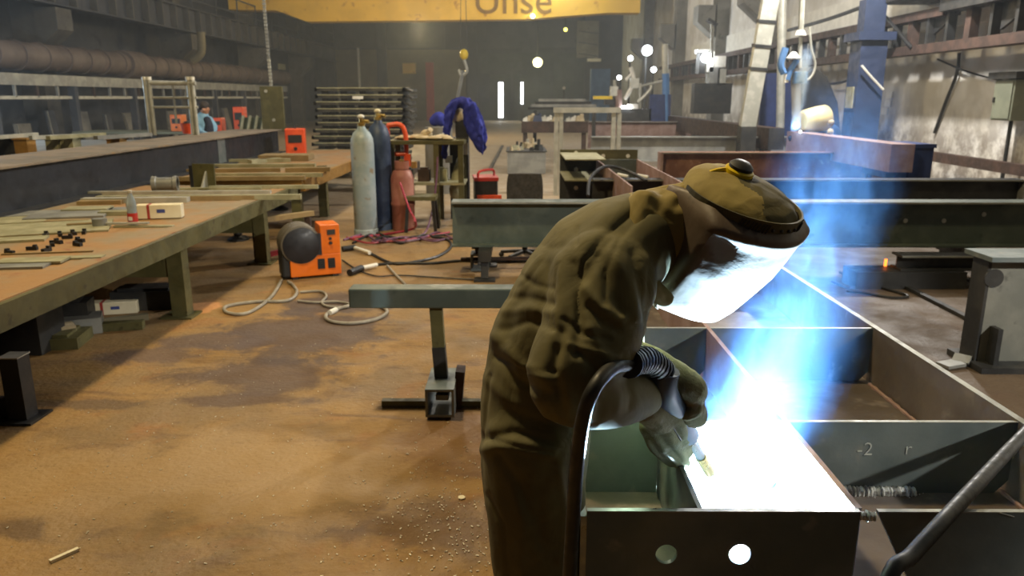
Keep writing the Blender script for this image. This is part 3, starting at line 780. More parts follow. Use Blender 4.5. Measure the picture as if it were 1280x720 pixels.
def crease(p, sx, sy, sz, seed, w=.13):
    """a narrow valley where stretched noise crosses zero"""
    q = p + mnoise.noise_vector(p * 3.5 + Vector((seed, 0, 0))) * .06
    n_ = abs(mnoise.noise(Vector((q.x * sx + seed, q.y * sy + seed, q.z * sz))))
    return max(0.0, 1 - n_ / w) ** 1.5
def cloth(p):
    """soft billows with narrow slanting creases between them"""
    a = Vector((p.x * .8 + p.z * .6, p.y, p.z * .8 - p.x * .6)); b = Vector((p.x * .8 - p.z * .6, p.y, p.z * .8 + p.x * .6))
    big = mnoise.noise(p * 5.5)
    return .004 * big - .0025 * crease(a, 2.2, 2.2, 7.5, 3.1, .12)

wd = thing('person', 'welder in olive work clothes and raised-brow brown mask, bending over the girder', 'person', (.05, 1.72, 0))
YP = 1.72
mb = MB()
def tr_(cx, cz, nx, nz, r, hw, cyo=0.0):
    """torso ring: centre, in-plane normal, half thickness, half width"""
    n_ = Vector((nx, 0, nz)).normalized()
    return (Vector((cx, YP + cyo, cz)), n_ * r, Vector((0, hw, 0)))
loft(mb, [tr_(.045, .70, 1, 0, .120, .165), tr_(.045, .84, 1, 0, .135, .180), tr_(.052, 1.0, 1, -.03, .138, .185), tr_(.085, 1.14, .95, -.3, .142, .20),
          tr_(.140, 1.245, .8, -.6, .145, .215), tr_(.19, 1.315, .65, -.75, .142, .215), tr_(.237, 1.355, .42, -.9, .130, .20), tr_(.305, 1.395, .3, -.95, .105, .15), tr_(.36, 1.415, .3, -.95, .075, .10)])
# legs: near (his right) and far
limb(mb, [((.045, 1.615, .83), .120), ((.055, 1.60, .62), .112), ((.070, 1.59, .46), .092), ((.055, 1.60, .26), .084), ((.045, 1.61, .09), .080)])
limb(mb, [((.045, 1.825, .83), .120), ((.060, 1.84, .62), .110), ((.075, 1.85, .46), .092), ((.060, 1.86, .26), .084), ((.05, 1.86, .09), .080)])
# arms: near right arm, far left arm
SH, EL, WR = Vector((.185, 1.565, 1.315)), at(712, 478, Y=1.45), at(803, 494, Y=1.60)
limb(mb, [(SH, .118), (SH.lerp(EL, .5) + Vector((.006, -.01, .0)), .106), (EL, .088), (EL.lerp(WR, .5) + Vector((0, -.01, -.012)), .072), (WR, .052)])
SL, EF, WF = Vector((.21, 1.88, 1.30)), Vector((.27, 1.92, 1.01)), ARC + TU * .47 + Vector((-.01, .09, .03))
limb(mb, [(SL, .108), (SL.lerp(EF, .5), .094), (EF, .078), (EF.lerp(WF, .5), .064), (WF, .048)])
# jacket skirt and a breast fold
limb(mb, [((.045, 1.62, .93), .125), ((.04, 1.62, .78), .115)])
FOLDS = [  # the jacket's main folds where they fall on its near side: (line, height, width)
    ([(842, 234), (800, 262), (768, 290), (742, 318), (730, 345)], -.016, 9), ([(826, 228), (784, 250), (750, 278), (728, 300)], .010, 12),
    ([(698, 322), (703, 355), (700, 390), (696, 425)], .014, 8), ([(716, 330), (720, 365), (724, 400), (720, 440)], -.014, 7), ([(684, 330), (684, 360), (680, 400)], -.010, 6),
    ([(676, 326), (648, 364), (626, 402), (615, 440)], .012, 9), ([(664, 352), (640, 390), (630, 430)], -.010, 7),
    ([(634, 372), (660, 372), (692, 380)], -.009, 5), ([(632, 390), (664, 386), (692, 392)], .010, 6), ([(628, 412), (660, 402), (690, 410)], -.009, 5),
    ([(732, 362), (750, 384), (776, 398)], .013, 7), ([(736, 384), (752, 402), (772, 412)], -.010, 6), ([(748, 318), (764, 360), (776, 392)], -.014, 7), ([(768, 318), (786, 356), (796, 396)], .010, 8), ([(792, 318), (802, 360), (810, 402)], -.013, 7),
    ([(738, 410), (752, 440), (770, 462)], .010, 7), ([(724, 440), (746, 462), (772, 476)], -.011, 6),
    ([(620, 420), (650, 455), (690, 476)], .013, 7), ([(616, 440), (644, 474), (684, 494)], -.012, 7), ([(700, 416), (690, 460), (702, 512)], -.020, 8),
    ([(742, 482), (752, 505), (748, 520)], -.008, 6), ([(764, 470), (774, 492), (772, 512)], .006, 6), ([(782, 472), (790, 494), (788, 510)], -.008, 5), ([(730, 470), (738, 496), (734, 516)], .008, 6),
    ([(846, 232), (792, 262), (752, 296), (728, 326), (720, 366), (722, 400)], -.010, 2.6), ([(722, 284), (721, 306)], -.008, 2.4), ([(700, 332), (690, 372), (692, 412)], -.006, 2.6), ([(613, 470), (607, 510), (606, 548), (640, 556), (690, 566)], -.009, 2.8),
    ([(806, 264), (776, 296), (758, 336), (756, 380)], -.007, 3.5), ([(826, 300), (812, 340), (812, 384)], -.008, 4), ([(706, 400), (730, 418), (762, 424)], -.008, 3.5), ([(712, 430), (742, 440), (772, 446)], .008, 4), ([(646, 340), (668, 356), (690, 360)], -.007, 3.5), ([(618, 446), (652, 462), (690, 466)], -.007, 3.5), ([(660, 300), (690, 310), (712, 306)], -.005, 4),
    ([(610, 620), (630, 660), (634, 720)], -.008, 4), ([(700, 590), (706, 640), (700, 700)], .008, 5),
    ([(604, 470), (636, 500), (680, 520)], .008, 8), ([(603, 548), (640, 540), (690, 552)], -.012, 6), ([(604, 562), (640, 556), (690, 568)], .010, 7), ([(622, 570), (648, 606), (664, 650)], -.011, 7), ([(690, 580), (672, 620), (676, 680)], -.011, 8), ([(640, 600), (655, 650), (650, 710)], .010, 8)]
body = remesh(mb, 'body', 'olive_cloth', wd, .0052, 30, cloth, folds=FOLDS)
# collar / hood over the neck
FX = Vector((.36, -.85, -.38)).normalized()
UP = Vector((.10, 0, 1)); UP = (UP - FX * UP.dot(FX)).normalized()
RT = FX.cross(UP).normalized()
HC = at(903, 282, Y=1.70)
HM = Matrix((RT, FX, UP)).transposed()
def hp(x, y, z): return HC + HM @ Vector((x, y, z))
mb = MB()
mb.ball(HC, (.106, .124, .128), 20, 14, HM)
limb(mb, [(hp(0, -.05, -.02), .105), (HC.lerp(Vector((.30, 1.70, 1.40)), .55) + Vector((0, 0, .012)), .098), (Vector((.285, 1.71, 1.395)), .105)], 18)
limb(mb, [(at(806, 256, Y=1.66), .042), (at(798, 300, Y=1.60), .036), (at(806, 346, Y=1.60), .032), (at(830, 372, Y=1.62), .026)], 12)
limb(mb, [(at(800, 278, Y=1.76), .05), (at(800, 312, Y=1.75), .046), (at(812, 350, Y=1.75), .035)], 12)
def hoodfold(p): return .004 * ridge(p, 9, 9, 9, 2.2) + .004 * ridge(Vector((p.x + p.z, p.y, p.z - p.x)), 22, 14, 8, 6.0) - .005
HF = [([(842, 226), (815, 250), (800, 282)], -.006, 8), ([(858, 230), (836, 250), (822, 280)], .006, 8), ([(812, 270), (808, 310), (818, 350)], -.010, 6), ([(800, 300), (806, 340), (826, 366)], .009, 6), ([(870, 228), (852, 246), (846, 258)], -.007, 4)]
remesh(mb, 'hood', 'hood_cloth', wd, .0065, 3, hoodfold, folds=HF, label='ochre hood covering head and neck')
# cap over the crown
mb = MB()
rings = []
for k, (zz, s) in enumerate(((.03, 1.0), (.05, 1.02), (.072, 1.02), (.090, .99), (.106, .86), (.119, .58), (.125, .22))):
    rings.append(mb.ring(hp(0, .015, zz), RT * (.121 * s), FX * (.138 * s), 26))
mb.skin(rings)
cap = remesh(mb, 'cap', 'cap_cloth', wd, .006, 2, lambda p: .004 * ridge(p, 14, 14, 8, 4.4) - .002, label='dark olive and ochre cloth cap under the mask headgear')
cap.data.materials.append(M['hood_cloth'])
for f in cap.data.polygons:
    lc = HM.transposed() @ (f.center + cap.location + wd.location - HC)
    if lc.x > .022 + .008 * math.sin(lc.y * 60) or lc.y < -.06: f.material_index = 1

# welding mask: a bent shell with a forehead slope, flat front and chin
mk = bpy.data.objects.new('welding_mask', None); COL.objects.link(mk); mk.parent = wd; mk.location = HC - wd.location
def mask_profile(s):
    """s 0 (brow) to 1 (chin): forward reach of the middle, height, half width"""
    tab = [(0.0, .136, .086, .118), (.12, .158, .076, .126), (.22, .178, .064, .132), (.27, .182, .055, .134), (.36, .172, .034, .134), (.48, .164, -.010, .134), (.60, .152, -.060, .133), (.78, .126, -.125, .128), (.92, .104, -.178, .120), (1.0, .088, -.208, .108)]
    for (a, *A), (b, *B) in zip(tab, tab[1:]):
        if s <= b:
            f = (s - a) / (b - a); return [A[i] + (B[i] - A[i]) * f for i in range(3)]
    return tab[-1][1:]
mb = MB(); NS, NW = 26, 33; grid = []
for i in range(NS):
    s = i / (NS - 1); y, z, w = mask_profile(s)
    row = []
    back = -.035 if .12 < s < .9 else .01            # the side wings reach back to the pivots
    bt = [(0, .03), (.10, -.02), (.22, -.066), (.5, -.07), (.75, -.035), (1.0, .03)]
    for (a, va), (b_, vb) in zip(bt, bt[1:]):
        if a <= s <= b_: back = va + (vb - va) * (s - a) / (b_ - a)
    # outline across: left wing back -> corner -> front (slightly bowed) -> corner -> right wing back
    for j in range(NW):
        u = j / (NW - 1) * 2 - 1; a = abs(u); sg = 1 if u >= 0 else -1
        if a < .55:
            f = a / .55; xx = w * .86 * f; yy = y - .052 * f * f
        elif a < .68:
            f = (a - .55) / .13; ang = f * PI / 2; xx = w * .86 + w * .14 * math.sin(ang); yy = (y - .052) - .025 * (1 - math.cos(ang))
        else:
            f = (a - .68) / .32; xx = w * (1 + .02 * math.sin(f * PI)); yy = (y - .077) + (back - (y - .077)) * f
        zz = z
        row.append(mb.b.verts.new(hp(sg * xx, yy, zz)))
    grid.append(row)
for i in range(NS - 1):
    for j in range(NW - 1):
        mb.b.faces.new((grid[i][j], grid[i + 1][j], grid[i + 1][j + 1], grid[i][j + 1]))
sh = mb.build('shell', 'mask', mk, smooth=True)
sd = sh.modifiers.new('thick', 'SOLIDIFY'); sd.thickness = .004; sd.offset = -1
# crescent side guard at the lower corner, pivots, headband
for s in (1, -1):
    mb = MB(); c = hp(s * .135, -.030, .004)
    mb.lathe([(.026, 0), (.026, .006), (.018, .012), (.012, .016), (.001, .016)], c, RT * s, 16)
    mb.bar(hp(s * .151, -.04, .014), hp(s * .151, -.018, -.006), .008, .008)
    mb.build('pivot_knob', 'black', mk, smooth=True)
mb = MB(); rings = []
for k in range(28):
    a = PI * (k / 27) * 1.16 - PI * .08
    c = Vector((math.cos(a) * .1235, .015 + math.sin(a) * .1405, .072 + .010 * math.sin(a)))
    n_ = Vector((math.cos(a), math.sin(a), 0)).normalized()
    rings.append([mb.b.verts.new(hp(*(c + n_ * dx + Vector((0, 0, dz_))))) for dx, dz_ in ((0, -.017), (.004, -.017), (.004, .017), (0, .017))])
mb.skin(rings)
hb = mb.build('headband', 'mask_band', mk, label='olive plastic headband with slots')
mb = MB()
for k in range(9):
    a = PI * .5 - (k - 4) * .17
    c = Vector((math.cos(a) * .128, .015 + math.sin(a) * .146, .072 + .010 * math.sin(a)))
    n_ = Vector((math.cos(a), math.sin(a), 0)).normalized(); tg = Vector((-n_.y, n_.x, 0))
    if 2 <= k <= 5:
        mb.ball(hp(*c), .004, 8, 6)
    else:
        for q in (-1, 0, 1):
            mb.bar(hp(*(c + tg * (q * .007) + Vector((0, 0, -.011)))), hp(*(c + tg * (q * .007 + .006) + Vector((0, 0, .011)))), .003, .003)
mb.build('slot', 'black', hb)
# ratchet knob on top: yellow ring and black cap
mb = MB(); c = hp(.0, -.02, .114)
mb.lathe([(.03, -.012), (.032, .0), (.032, .016), (.026, .02), (.001, .02)], c, UP, 20); mb.build('knob_ring', 'yellow', mk, smooth=True, label='yellow knob ring')
mb = MB(); mb.lathe([(.027, .018), (.027, .026), (.018, .034), (.001, .036)], c, UP, 20); mb.build('knob_cap', 'black', mk, smooth=True, label='black knob cap')
mb = MB()
mb.tube([hp(.10, -.03, .03), hp(.095, -.035, .075), hp(.06, -.035, .112), hp(.0, -.03, .128), hp(-.02, -.03, .128)], .006, 6, 5)
mb.build('crown_strap', 'yellow', mk, smooth=True, label='yellow strap over the crown')

# boots
for s, (x, y) in enumerate(((.045, 1.61), (.05, 1.86))):
    mb = MB()
    mb.ball((x + .05, y - .01, .045), (.14, .052, .05), 16, 10); mb.cyl((x, y, .03), (x, y, .17), .055, .062); mb.ball((x + .12, y - .01, .05), (.06, .05, .048), 14, 8)
    remesh(mb, 'boot', 'black', wd, .008, 2)

# gloves: palm and five fingers, curled round the torch
def glove(pts_palm, fingers, cuff, name_lab=None):
    mb = MB()
    limb(mb, pts_palm, 14)
    for f in fingers: limb(mb, f, 10, 4)
    g = remesh(mb, 'glove', 'glove', wd, .0042, 2, lambda p: .0022 * ridge(p, 30, 30, 24, 1.0) - .001, label=name_lab)
    if cuff:
        a, b, r0, r1 = cuff
        MB().cyl(a, b, r0, r1, 18).build('cuff', 'cuff_red', g, smooth=True, label='dark red cuff lining')
    return g
P_ = lambda px, py, y: at(px, py, Y=y)
A_ = lambda px, py, o: at(px - 9, py + 3, Y=1.62 + .00197 * (py - 482) + o)
glove([(P_(804, 494, 1.605), .043), (A_(820, 505, -.045), .044), (A_(834, 519, -.045), .040)],
      [[(A_(839, 505, -.055), .020), (A_(857, 525, -.060), .0185), (A_(866, 547, -.045), .0165), (A_(869, 564, -.02), .014)],
       [(A_(832, 517, -.060), .0205), (A_(849, 543, -.068), .019), (A_(860, 562, -.050), .017), (A_(866, 576, -.025), .014)],
       [(A_(823, 526, -.058), .020), (A_(837, 552, -.066), .0185), (A_(849, 567, -.050), .0165), (A_(858, 578, -.025), .0135)],
       [(A_(816, 530, -.045), .018), (A_(827, 555, -.055), .0165), (A_(839, 568, -.040), .015), (A_(847, 576, -.02), .012)],
       [(A_(820, 488, -.020), .022), (A_(840, 477, .010), .021), (A_(861, 482, .035), .0195), (A_(875, 496, .04), .016)]],
      (P_(795, 492, 1.602), P_(808, 497, 1.602), .059, .053), 'worn grey and ochre suede glove gripping the torch')
H0 = ARC + TU * .41
def G_(du, side, beyond): return H0 + TU * du + Vector((.84, -.54, 0)) * (side + .006) + Vector((.36, .56, .25)) * (beyond + .018)
glove([(WF, .044), (G_(.03, .02, .065), .037), (G_(.0, .03, .055), .034)],
      [[(G_(-.015, .035, .035), .018), (G_(-.03, .040, .0), .017), (G_(-.035, .02, -.025), .014)],
       [(G_(-.033, .036, .035), .0185), (G_(-.05, .040, .0), .017), (G_(-.055, .02, -.025), .014)],
       [(G_(-.050, .036, .035), .018), (G_(-.07, .040, .0), .0165), (G_(-.074, .02, -.02), .0135)],
       [(G_(-.066, .034, .04), .016), (G_(-.088, .036, .01), .015), (G_(-.09, .02, -.01), .012)],
       [(G_(.02, .0, .05), .019), (G_(.0, -.025, .035), .018), (G_(-.025, -.035, .02), .015)]],
      None, 'second suede glove steadying the torch from beyond')

# welding torch with its hose
tc = thing('welding_torch', 'blue grey welding torch held in the gloves, hose looping down', 'torch', tuple(P_(848, 498, 1.63)))
a0, a1, a2, a3 = P_(829, 465, 1.595), ARC + TU * .47, ARC + TU * .36, ARC + TU * .25
MB().tube([a0, a1, a2, a3], [.037, .025], 18, 5).build('handle', 'torch_blue', tc, smooth=True)
mb = MB()
q0 = P_(786, 455, 1.45); q1 = P_(808, 450, 1.54)
sl = curve([q0, q1, a0], 12)
for i in range(len(sl) - 1):
    if i % 2 == 0: mb.cyl(sl[i], sl[i + 1], .030, .030, 14)
    else: mb.cyl(sl[i], sl[i + 1], .025, .025, 14)
mb.build('bend_sleeve', 'rubber', tc, smooth=True, label='ribbed black bend sleeve')
mb = MB()
for f_ in (.0, .12): mb.cyl(a0.lerp(a1, f_), a0.lerp(a1, f_ + .06), .036, .036, 16)
mb.build('collar_ring', 'rubber', tc, smooth=True)
n0, n1, n2 = a3 + TU * .02, ARC + TU * .19, ARC + TU * .14
MB().tube([n0, n1, n2], [.014, .012], 12, 5).build('neck', 'mill_edge', tc, smooth=True)
n3 = ARC + TU * .041
MB().cyl(n2, n3, .0145, .0142, 18).build('nozzle', 'brass', tc, smooth=True)
MB().bar(a2 + Vector((-.012, -.018, -.012)), ARC + TU * .29 + Vector((-.012, -.018, -.012)), .012, .022).build('trigger', 'black', tc)
MB().cyl(n3, ARC.lerp(n3, .25), .0016, n=6).build('wire', 'hot_tip', tc)
hose = [q0, P_(766, 460, 1.385), P_(746, 480, 1.325), P_(731, 514, 1.32), P_(722, 572, 1.34), P_(716, 650, 1.37), P_(711, 730, 1.38), Vector((.10, 1.40, .35)), Vector((.06, 1.36, .08)), Vector((-.1, 1.3, .025)), Vector((-.6, 1.2, .025))]
MB().tube(hose, .0145, 12, 6).build('hose', 'rubber', tc, smooth=True)
# the molten point of the arc
tag(MB().ball(ARC + Vector((0, 0, -.06)), (.007, .007, .011), 10, 8).build('welding_arc', 'arc_glow'), 'blinding point of the welding arc at the torch tip', 'arc')

# thick hose lying over the girder at the right
cable('welding_hose', [at(1330, 490, Y=2.2), at(1290, 533, Y=1.95), at(1258, 566, Y=1.80), at(1215, 612, Y=1.60), at(1180, 650, Y=1.47), at(1140, 694, Y=1.38), at(1108, 735, Y=1.32), Vector((.68, 1.22, .45)), Vector((.60, 1.15, .03)), Vector((.2, 1.0, .02))],
      .0165, 'rubber', 'thick black hose slanting over the girder at the lower right', 'hose', 12, 6)

# smoke lit by the arc: real volume, thicker near the arc, drifting right as it rises
def smoke(name, base, top, w0, w1, mat, label, bend=Vector((0, 0, 0)), n=12):
    mb = MB(); rings = []
    for k in range(n + 1):
        f = k / n; c = base.lerp(top, f) + bend * (4 * f * (1 - f)); w = w0 + (w1 - w0) * f
        rings.append(mb.ring(c, Vector((w, 0, 0)), Vector((0, w * .8, 0)), 16))
    mb.skin(rings); o = mb.build(name, mat); o['kind'] = 'stuff'
    return tag(o, label, 'smoke')
def smoke_material(name, base, top, w0, w1, bend, dens, scale, tint, core=0.0):
    a = NT(name); v = a.co()
    s = a.n('ShaderNodeSeparateXYZ'); a.l(v, s.inputs[0])
    H = top.z - base.z
    f = a.math('DIVIDE', a.math('SUBTRACT', s.outputs[2], base.z), H, True)
    k = a.math('MULTIPLY', a.math('MULTIPLY', f, a.math('SUBTRACT', 1.0, f)), 4.0)
    cx = a.math('ADD', a.math('MULTIPLY_ADD' if False else 'ADD', a.math('MULTIPLY', f, top.x - base.x), base.x), a.math('MULTIPLY', k, bend.x))
    cyy = a.math('ADD', a.math('ADD', a.math('MULTIPLY', f, top.y - base.y), base.y), a.math('MULTIPLY', k, bend.y))
    w = a.math('ADD', a.math('MULTIPLY', f, w1 - w0), w0)
    dx = a.math('SUBTRACT', s.outputs[0], cx); dy = a.math('SUBTRACT', s.outputs[1], cyy)
    r = a.math('DIVIDE', a.math('SQRT', a.math('ADD', a.math('POWER', dx, 2.0), a.math('POWER', dy, 2.0))), w)
    vv = a.vm('MULTIPLY', v, (1, 1, .55))
    nz = a.noise(vv, scale, 4, .6, 1.3)
    nz2 = a.noise(vv, scale * 3.1, 3, .6, .8)
    rr_ = a.math('ADD', r, a.math('MULTIPLY', a.math('SUBTRACT', nz, .5), 1.5))
    fall = a.ramp(rr_, .15, .85, 1, 0)
    wisps = a.ramp(a.math('ADD', nz, a.math('MULTIPLY', nz2, .35)), .55, .80, .04, 1.0)
    d = a.math('MULTIPLY', a.math('MULTIPLY', fall, wisps), a.math('MULTIPLY', a.ramp(f, 0, .5, 1.0, .8), dens))
    d = a.math('MULTIPLY', d, a.ramp(f, .75, 1.0, 1.0, 0.0))
    d = a.math('MULTIPLY', d, a.ramp(f, 0.0, 0.08, 0.0, 1.0))
    sc = a.n('ShaderNodeVolumeScatter'); sc.inputs['Color'].default_value = tint; sc.inputs['Anisotropy'].default_value = 0.0
    a.l(d, sc.inputs['Density']); a.l(sc.outputs[0], a.out.inputs['Volume'])
    return a.m
SB, ST, SBD = Vector((.57, 1.93, .585)), Vector((.98, 2.3, 1.78)), Vector((.05, 0, 0))
M['smoke'] = smoke_material('welding_smoke', SB, ST, .235, .25, SBD, 1.55, 8.5, (.20, .45, 1.0, 1))
smoke('smoke', SB, ST, .235, .25, 'smoke', 'blue lit welding smoke rising from the arc beside the mask', SBD)

# thin grey haze filling the hall beyond the near benches
def haze_material():
    a = NT('hall_haze'); sc = a.n('ShaderNodeVolumeScatter'); sc.inputs['Color'].default_value = (.80, .90, 1.0, 1); sc.inputs['Density'].default_value = .0042; sc.inputs['Anisotropy'].default_value = .2
    a.l(sc.outputs[0], a.out.inputs['Volume']); return a.m
M['haze'] = haze_material()
o = MB().span(XL + .02, XR - .02, 9.0, YB - .02, .01, ZR - .02).build('haze', 'haze', kind='stuff'); tag(o, 'thin grey welding haze hanging in the hall', 'haze')

# ================================================================== the aisle and the benches on the left
XE = -2.59
wbn = thing('work_bench', 'long olive edged steel work bench with a rusty plate top, left of the aisle', 'bench', (-4.4, 5.5, 0))
MB().span(-6.6, XE, 1.9, 8.9, .675, .70).build('top_plate', 'bench_top', wbn)
MB().span(XE, XE + .035, 1.9, 8.9, .565, .703).build('edge_channel', 'olive_paint', wbn)
MB().span(XE - .16, XE - .01, 1.9, 8.9, .70, .706).build('edge_strip', 'bench_top', wbn)
MB().span(-6.6, XE, 8.9, 8.94, .55, .70).build('end_channel', 'olive_paint', wbn)
for y in (3.2, 5.85, 7.85):
    MB().span(-6.3, XE - .03, y - .05, y + .05, .33, .60).build('cross_member', 'olive_paint', wbn)
    MB().span(XE - .14, XE - .02, y - .06, y + .06, 0, .60).build('leg', 'olive_paint', wbn)
    MB().span(-6.2, -6.08, y - .06, y + .06, 0, .675).build('leg', 'olive_paint', wbn)
    MB().span(XE - .22, XE + .03, y - .11, y + .11, 0, .015).build('foot_plate', 'olive_paint', wbn)
    MB().span(-6.3, XE - .03, y - .09, y + .09, .60, .675).build('bearer', 'mill_dark', wbn)
# short stand under the near end
p = at(30, 523, z=0)
t = thing('short_stand', 'short dark steel post stand on the floor at the left frame edge', 'stand', (p.x, p.y, 0))
MB().span(p.x - .05, p.x + .05, p.y - .05, p.y + .05, .01, .36).build('post', 'mill_dark', t)
MB().span(p.x - .055, p.x + .055, p.y - .055, p.y + .055, .36, .366).build('cap', 'pale_steel', t)
MB().span(p.x - .5, p.x - .05, p.y - .03, p.y + .03, .02, .12).build('rail', 'mill_dark', t)
MB().span(p.x - .12, p.x + .1, p.y - .1, p.y + .1, 0, .012).build('foot', 'mill_dark', t)

def flat(name, px, py, size, ang, mat, label, cat, group=None, z=.70, bevel=0):
    """a loose piece lying on a level surface, its centre seen at (px, py)"""
    p = at(px, py, z=z + size[2] / 2)
    t = MB().box((0, 0, size[2] / 2), size).build(name, mat, None, bevel=bevel)
    t.location = (p.x, p.y, z + .001); t.rotation_euler = (0, 0, R(ang))
    return tag(t, label, cat, group)
# what lies on the bench
def bottle():
    p = at(167, 281, z=.71); t = thing('drink_bottle', 'clear plastic drink bottle with a red label standing on the bench', 'bottle', (p.x, p.y, .706))
    k = 1.0
    MB().lathe([(.001, 0), (.036, .002), (.038, .02), (.037, .10), (.035, .12), (.038, .16), (.034, .20), (.016, .245), (.014, .26)], (p.x, p.y, .706), (0, 0, 1), 18).build('body', 'bottle_plastic', t, smooth=True)
    MB().lathe([(.0385, .015), (.039, .02), (.039, .095), (.0385, .10)], (p.x, p.y, .706), (0, 0, 1), 18).build('label', 'red', t, smooth=True)
    MB().lathe([(.016, .258), (.017, .26), (.017, .28), (.001, .282)], (p.x, p.y, .706), (0, 0, 1), 14).build('cap', 'white', t, smooth=True)
    MB().box((p.x, p.y - .0388, .765), (.03, .003, .03)).build('label_patch', 'white', t)
bottle()
def carton(px, py, z, size, ang, label, tilt=0):
    p = at(px, py, z=z); t = thing('electrode_box', label, 'box', (p.x, p.y, z + .001), R(ang))
    L, Wd, H = size
    MB().box((0, 0, H / 2), size).build('carton', 'card', t, world=False, bevel=.004)
    MB().box((-L * .22, 0, H / 2), (L * .06, Wd + .002, H + .002)).build('red_band', 'stripe_red', t, world=False)
    MB().box((.02, -Wd / 2 - .001, H * .55), (L * .18, .002, H * .25)).build('blue_print', 'stripe_blue', t, world=False)
    return t
carton(201, 272, .706, (.36, .12, .115), 12, 'cream electrode carton with a red band on the bench edge')
carton(144, 391, 0.0, (.36, .12, .1), 14, 'cream carton with a red band lying on the floor under the bench')
strips = [((40, 326), (.36, .09, .012), 8), ((25, 332), (.30, .10, .012), 8), ((95, 322), (.30, .05, .010), 10), ((60, 316), (.5, .012, .008), 12), ((50, 286), (.9, .36, .012), 24), ((88, 268), (.55, .3, .02), 18), ((110, 262), (.34, .13, .03), 12),
          ((128, 252), (.36, .12, .03), 10), ((15, 300), (.4, .1, .014), 20), ((30, 268), (.6, .2, .012), 22), ((150, 266), (.3, .06, .03), 10), ((85, 276), (.3, .05, .014), 12), ((180, 283), (.42, .03, .012), 2), ((160, 262), (.34, .1, .02), 6), ((10, 276), (.5, .25, .012), 30)]
for k, ((px, py), sz, an) in enumerate(strips):
    flat('steel_offcut', px, py, (sz[0] * 1.1, sz[1] * 1.7, sz[2] * 1.2), an, ['olive_grey', 'grey_steel', 'olive_grey', 'bench_strip'][k % 4],
         ['pale strip offcut on the near end of the bench, nearest the edge', 'pale strip offcut at the left frame edge of the bench', 'narrow pale strip offcut right of the dark clips', 'thin rod lying among the dark clips on the bench', 'largest pale plate lying slanting on the bench below the dark girder', 'wide grey plate lying behind the small clips', 'thick short bar offcut left of the drink bottle', 'thick bar offcut behind the drink bottle, farthest back', 'small plate at the left frame edge above the strips', 'broad thin plate close against the dark girder at left', 'ochre block bar just left of the drink bottle', 'short bar in front of the wide grey plate', 'long thin flat bar in front of the drink bottle', 'flat strip behind the red labelled bottle', 'broad plate under the dark girder at the left frame edge'][k],
         'steel offcut', 'offcuts on the near bench', z=.706 if k < 1 else .70)
longs = [((250, 247), (2.0, .07, .05), 4), ((225, 241), (1.9, .06, .04), 3), ((330, 234), (1.2, .06, .04), 5), ((300, 223), (1.6, .08, .05), 4), ((335, 219), (1.4, .06, .05), 3), ((170, 250), (1.0, .1, .05), 5), ((275, 236), (.9, .05, .03), 6), ((235, 248), (1.3, .06, .045), 6)]
for k, ((px, py), sz, an) in enumerate(longs):
    flat('flat_bar', px, py, sz, an, ['olive_grey', 'pale_steel', 'olive_grey', 'bench_strip'][k % 4],
         ['long pale bar lying crosswise behind the cream carton', 'long pale bar second behind the cream carton', 'pale bar near the far edge of the bench', 'pale bar behind the upright angle plate', 'pale bar farthest back on the bench', 'short thick pale bar left of the drink bottle top', 'thin bar in front of the upright angle plate', 'bar resting just behind the cream carton'][k], 'steel bar', 'long bars on the bench')
rr = random.Random(5)
clips = [(57, 293), (75, 293), (92, 291), (100, 300), (65, 305), (97, 305), (40, 310), (58, 312), (12, 315), (105, 290), (73, 302), (84, 296)]
for k, (px, py) in enumerate(clips):
    p = at(px, py, z=.715); t = thing('steel_clip', NTH[sorted(clips).index((px, py))] + ' from the left of the small dark clips on the bench', 'clip', (p.x, p.y, .701), rr.uniform(0, 3), 'dark clips on the bench')
    MB().box((0, 0, .012), (.07, .025, .024)).build('body', 'black', t, world=False)
    MB().box((.02, 0, .03), (.02, .025, .014)).build('jaw', 'mill_dark', t, world=False)
# clamp, angle plate, pipe ring
p = at(125, 281, z=.72)
t = thing('bar_clamp', 'grey steel clamp with a long flat tail lying before the bottle', 'clamp', (p.x, p.y, .701), R(3))
MB().cyl((0, 0, .0), (0, 0, .07), .055, n=16).build('head', 'grey_steel', t, world=False, smooth=True)
MB().box((.2, 0, .03), (.36, .035, .015)).build('tail', 'pale_steel', t, world=False)
MB().box((-.15, .03, .025), (.22, .025, .012), (0, 0, R(20))).build('handle', 'bench_strip', t, world=False)
p = at(252, 236, z=.71)
t = thing('angle_plate', 'upright olive angle plate with a gusset standing on the bench', 'angle plate', (p.x, p.y, .701), R(-8))
MB().box((0, .08, .14), (.26, .02, .28)).build('upright', 'olive_paint', t, world=False)
MB().box((0, 0, .01), (.26, .18, .02)).build('foot', 'olive_paint', t, world=False)
MB().poly([(.02, .07, .02), (.02, .07, .2), (.02, -.06, .02)], (.02, 0, 0)).build('gusset', 'pale_steel', t, world=False)
MB().box((-.15, .09, .13), (.06, .02, .26), (0, 0, R(60))).build('side_plate', 'mill_dark', t, world=False)
p = at(207, 234, z=.75)
t = thing('pipe_coupling', 'short grey pipe ring lying on its side left of the angle plate', 'pipe ring', (p.x, p.y, .701))
MB().lathe([(.065, -.13), (.085, -.13), (.085, -.09), (.07, -.08), (.07, .08), (.085, .09), (.085, .13), (.065, .13), (.065, -.13)], (0, 0, .086), (1, .2, 0), 18).build('ring', 'grey_steel', t, world=False, smooth=True)

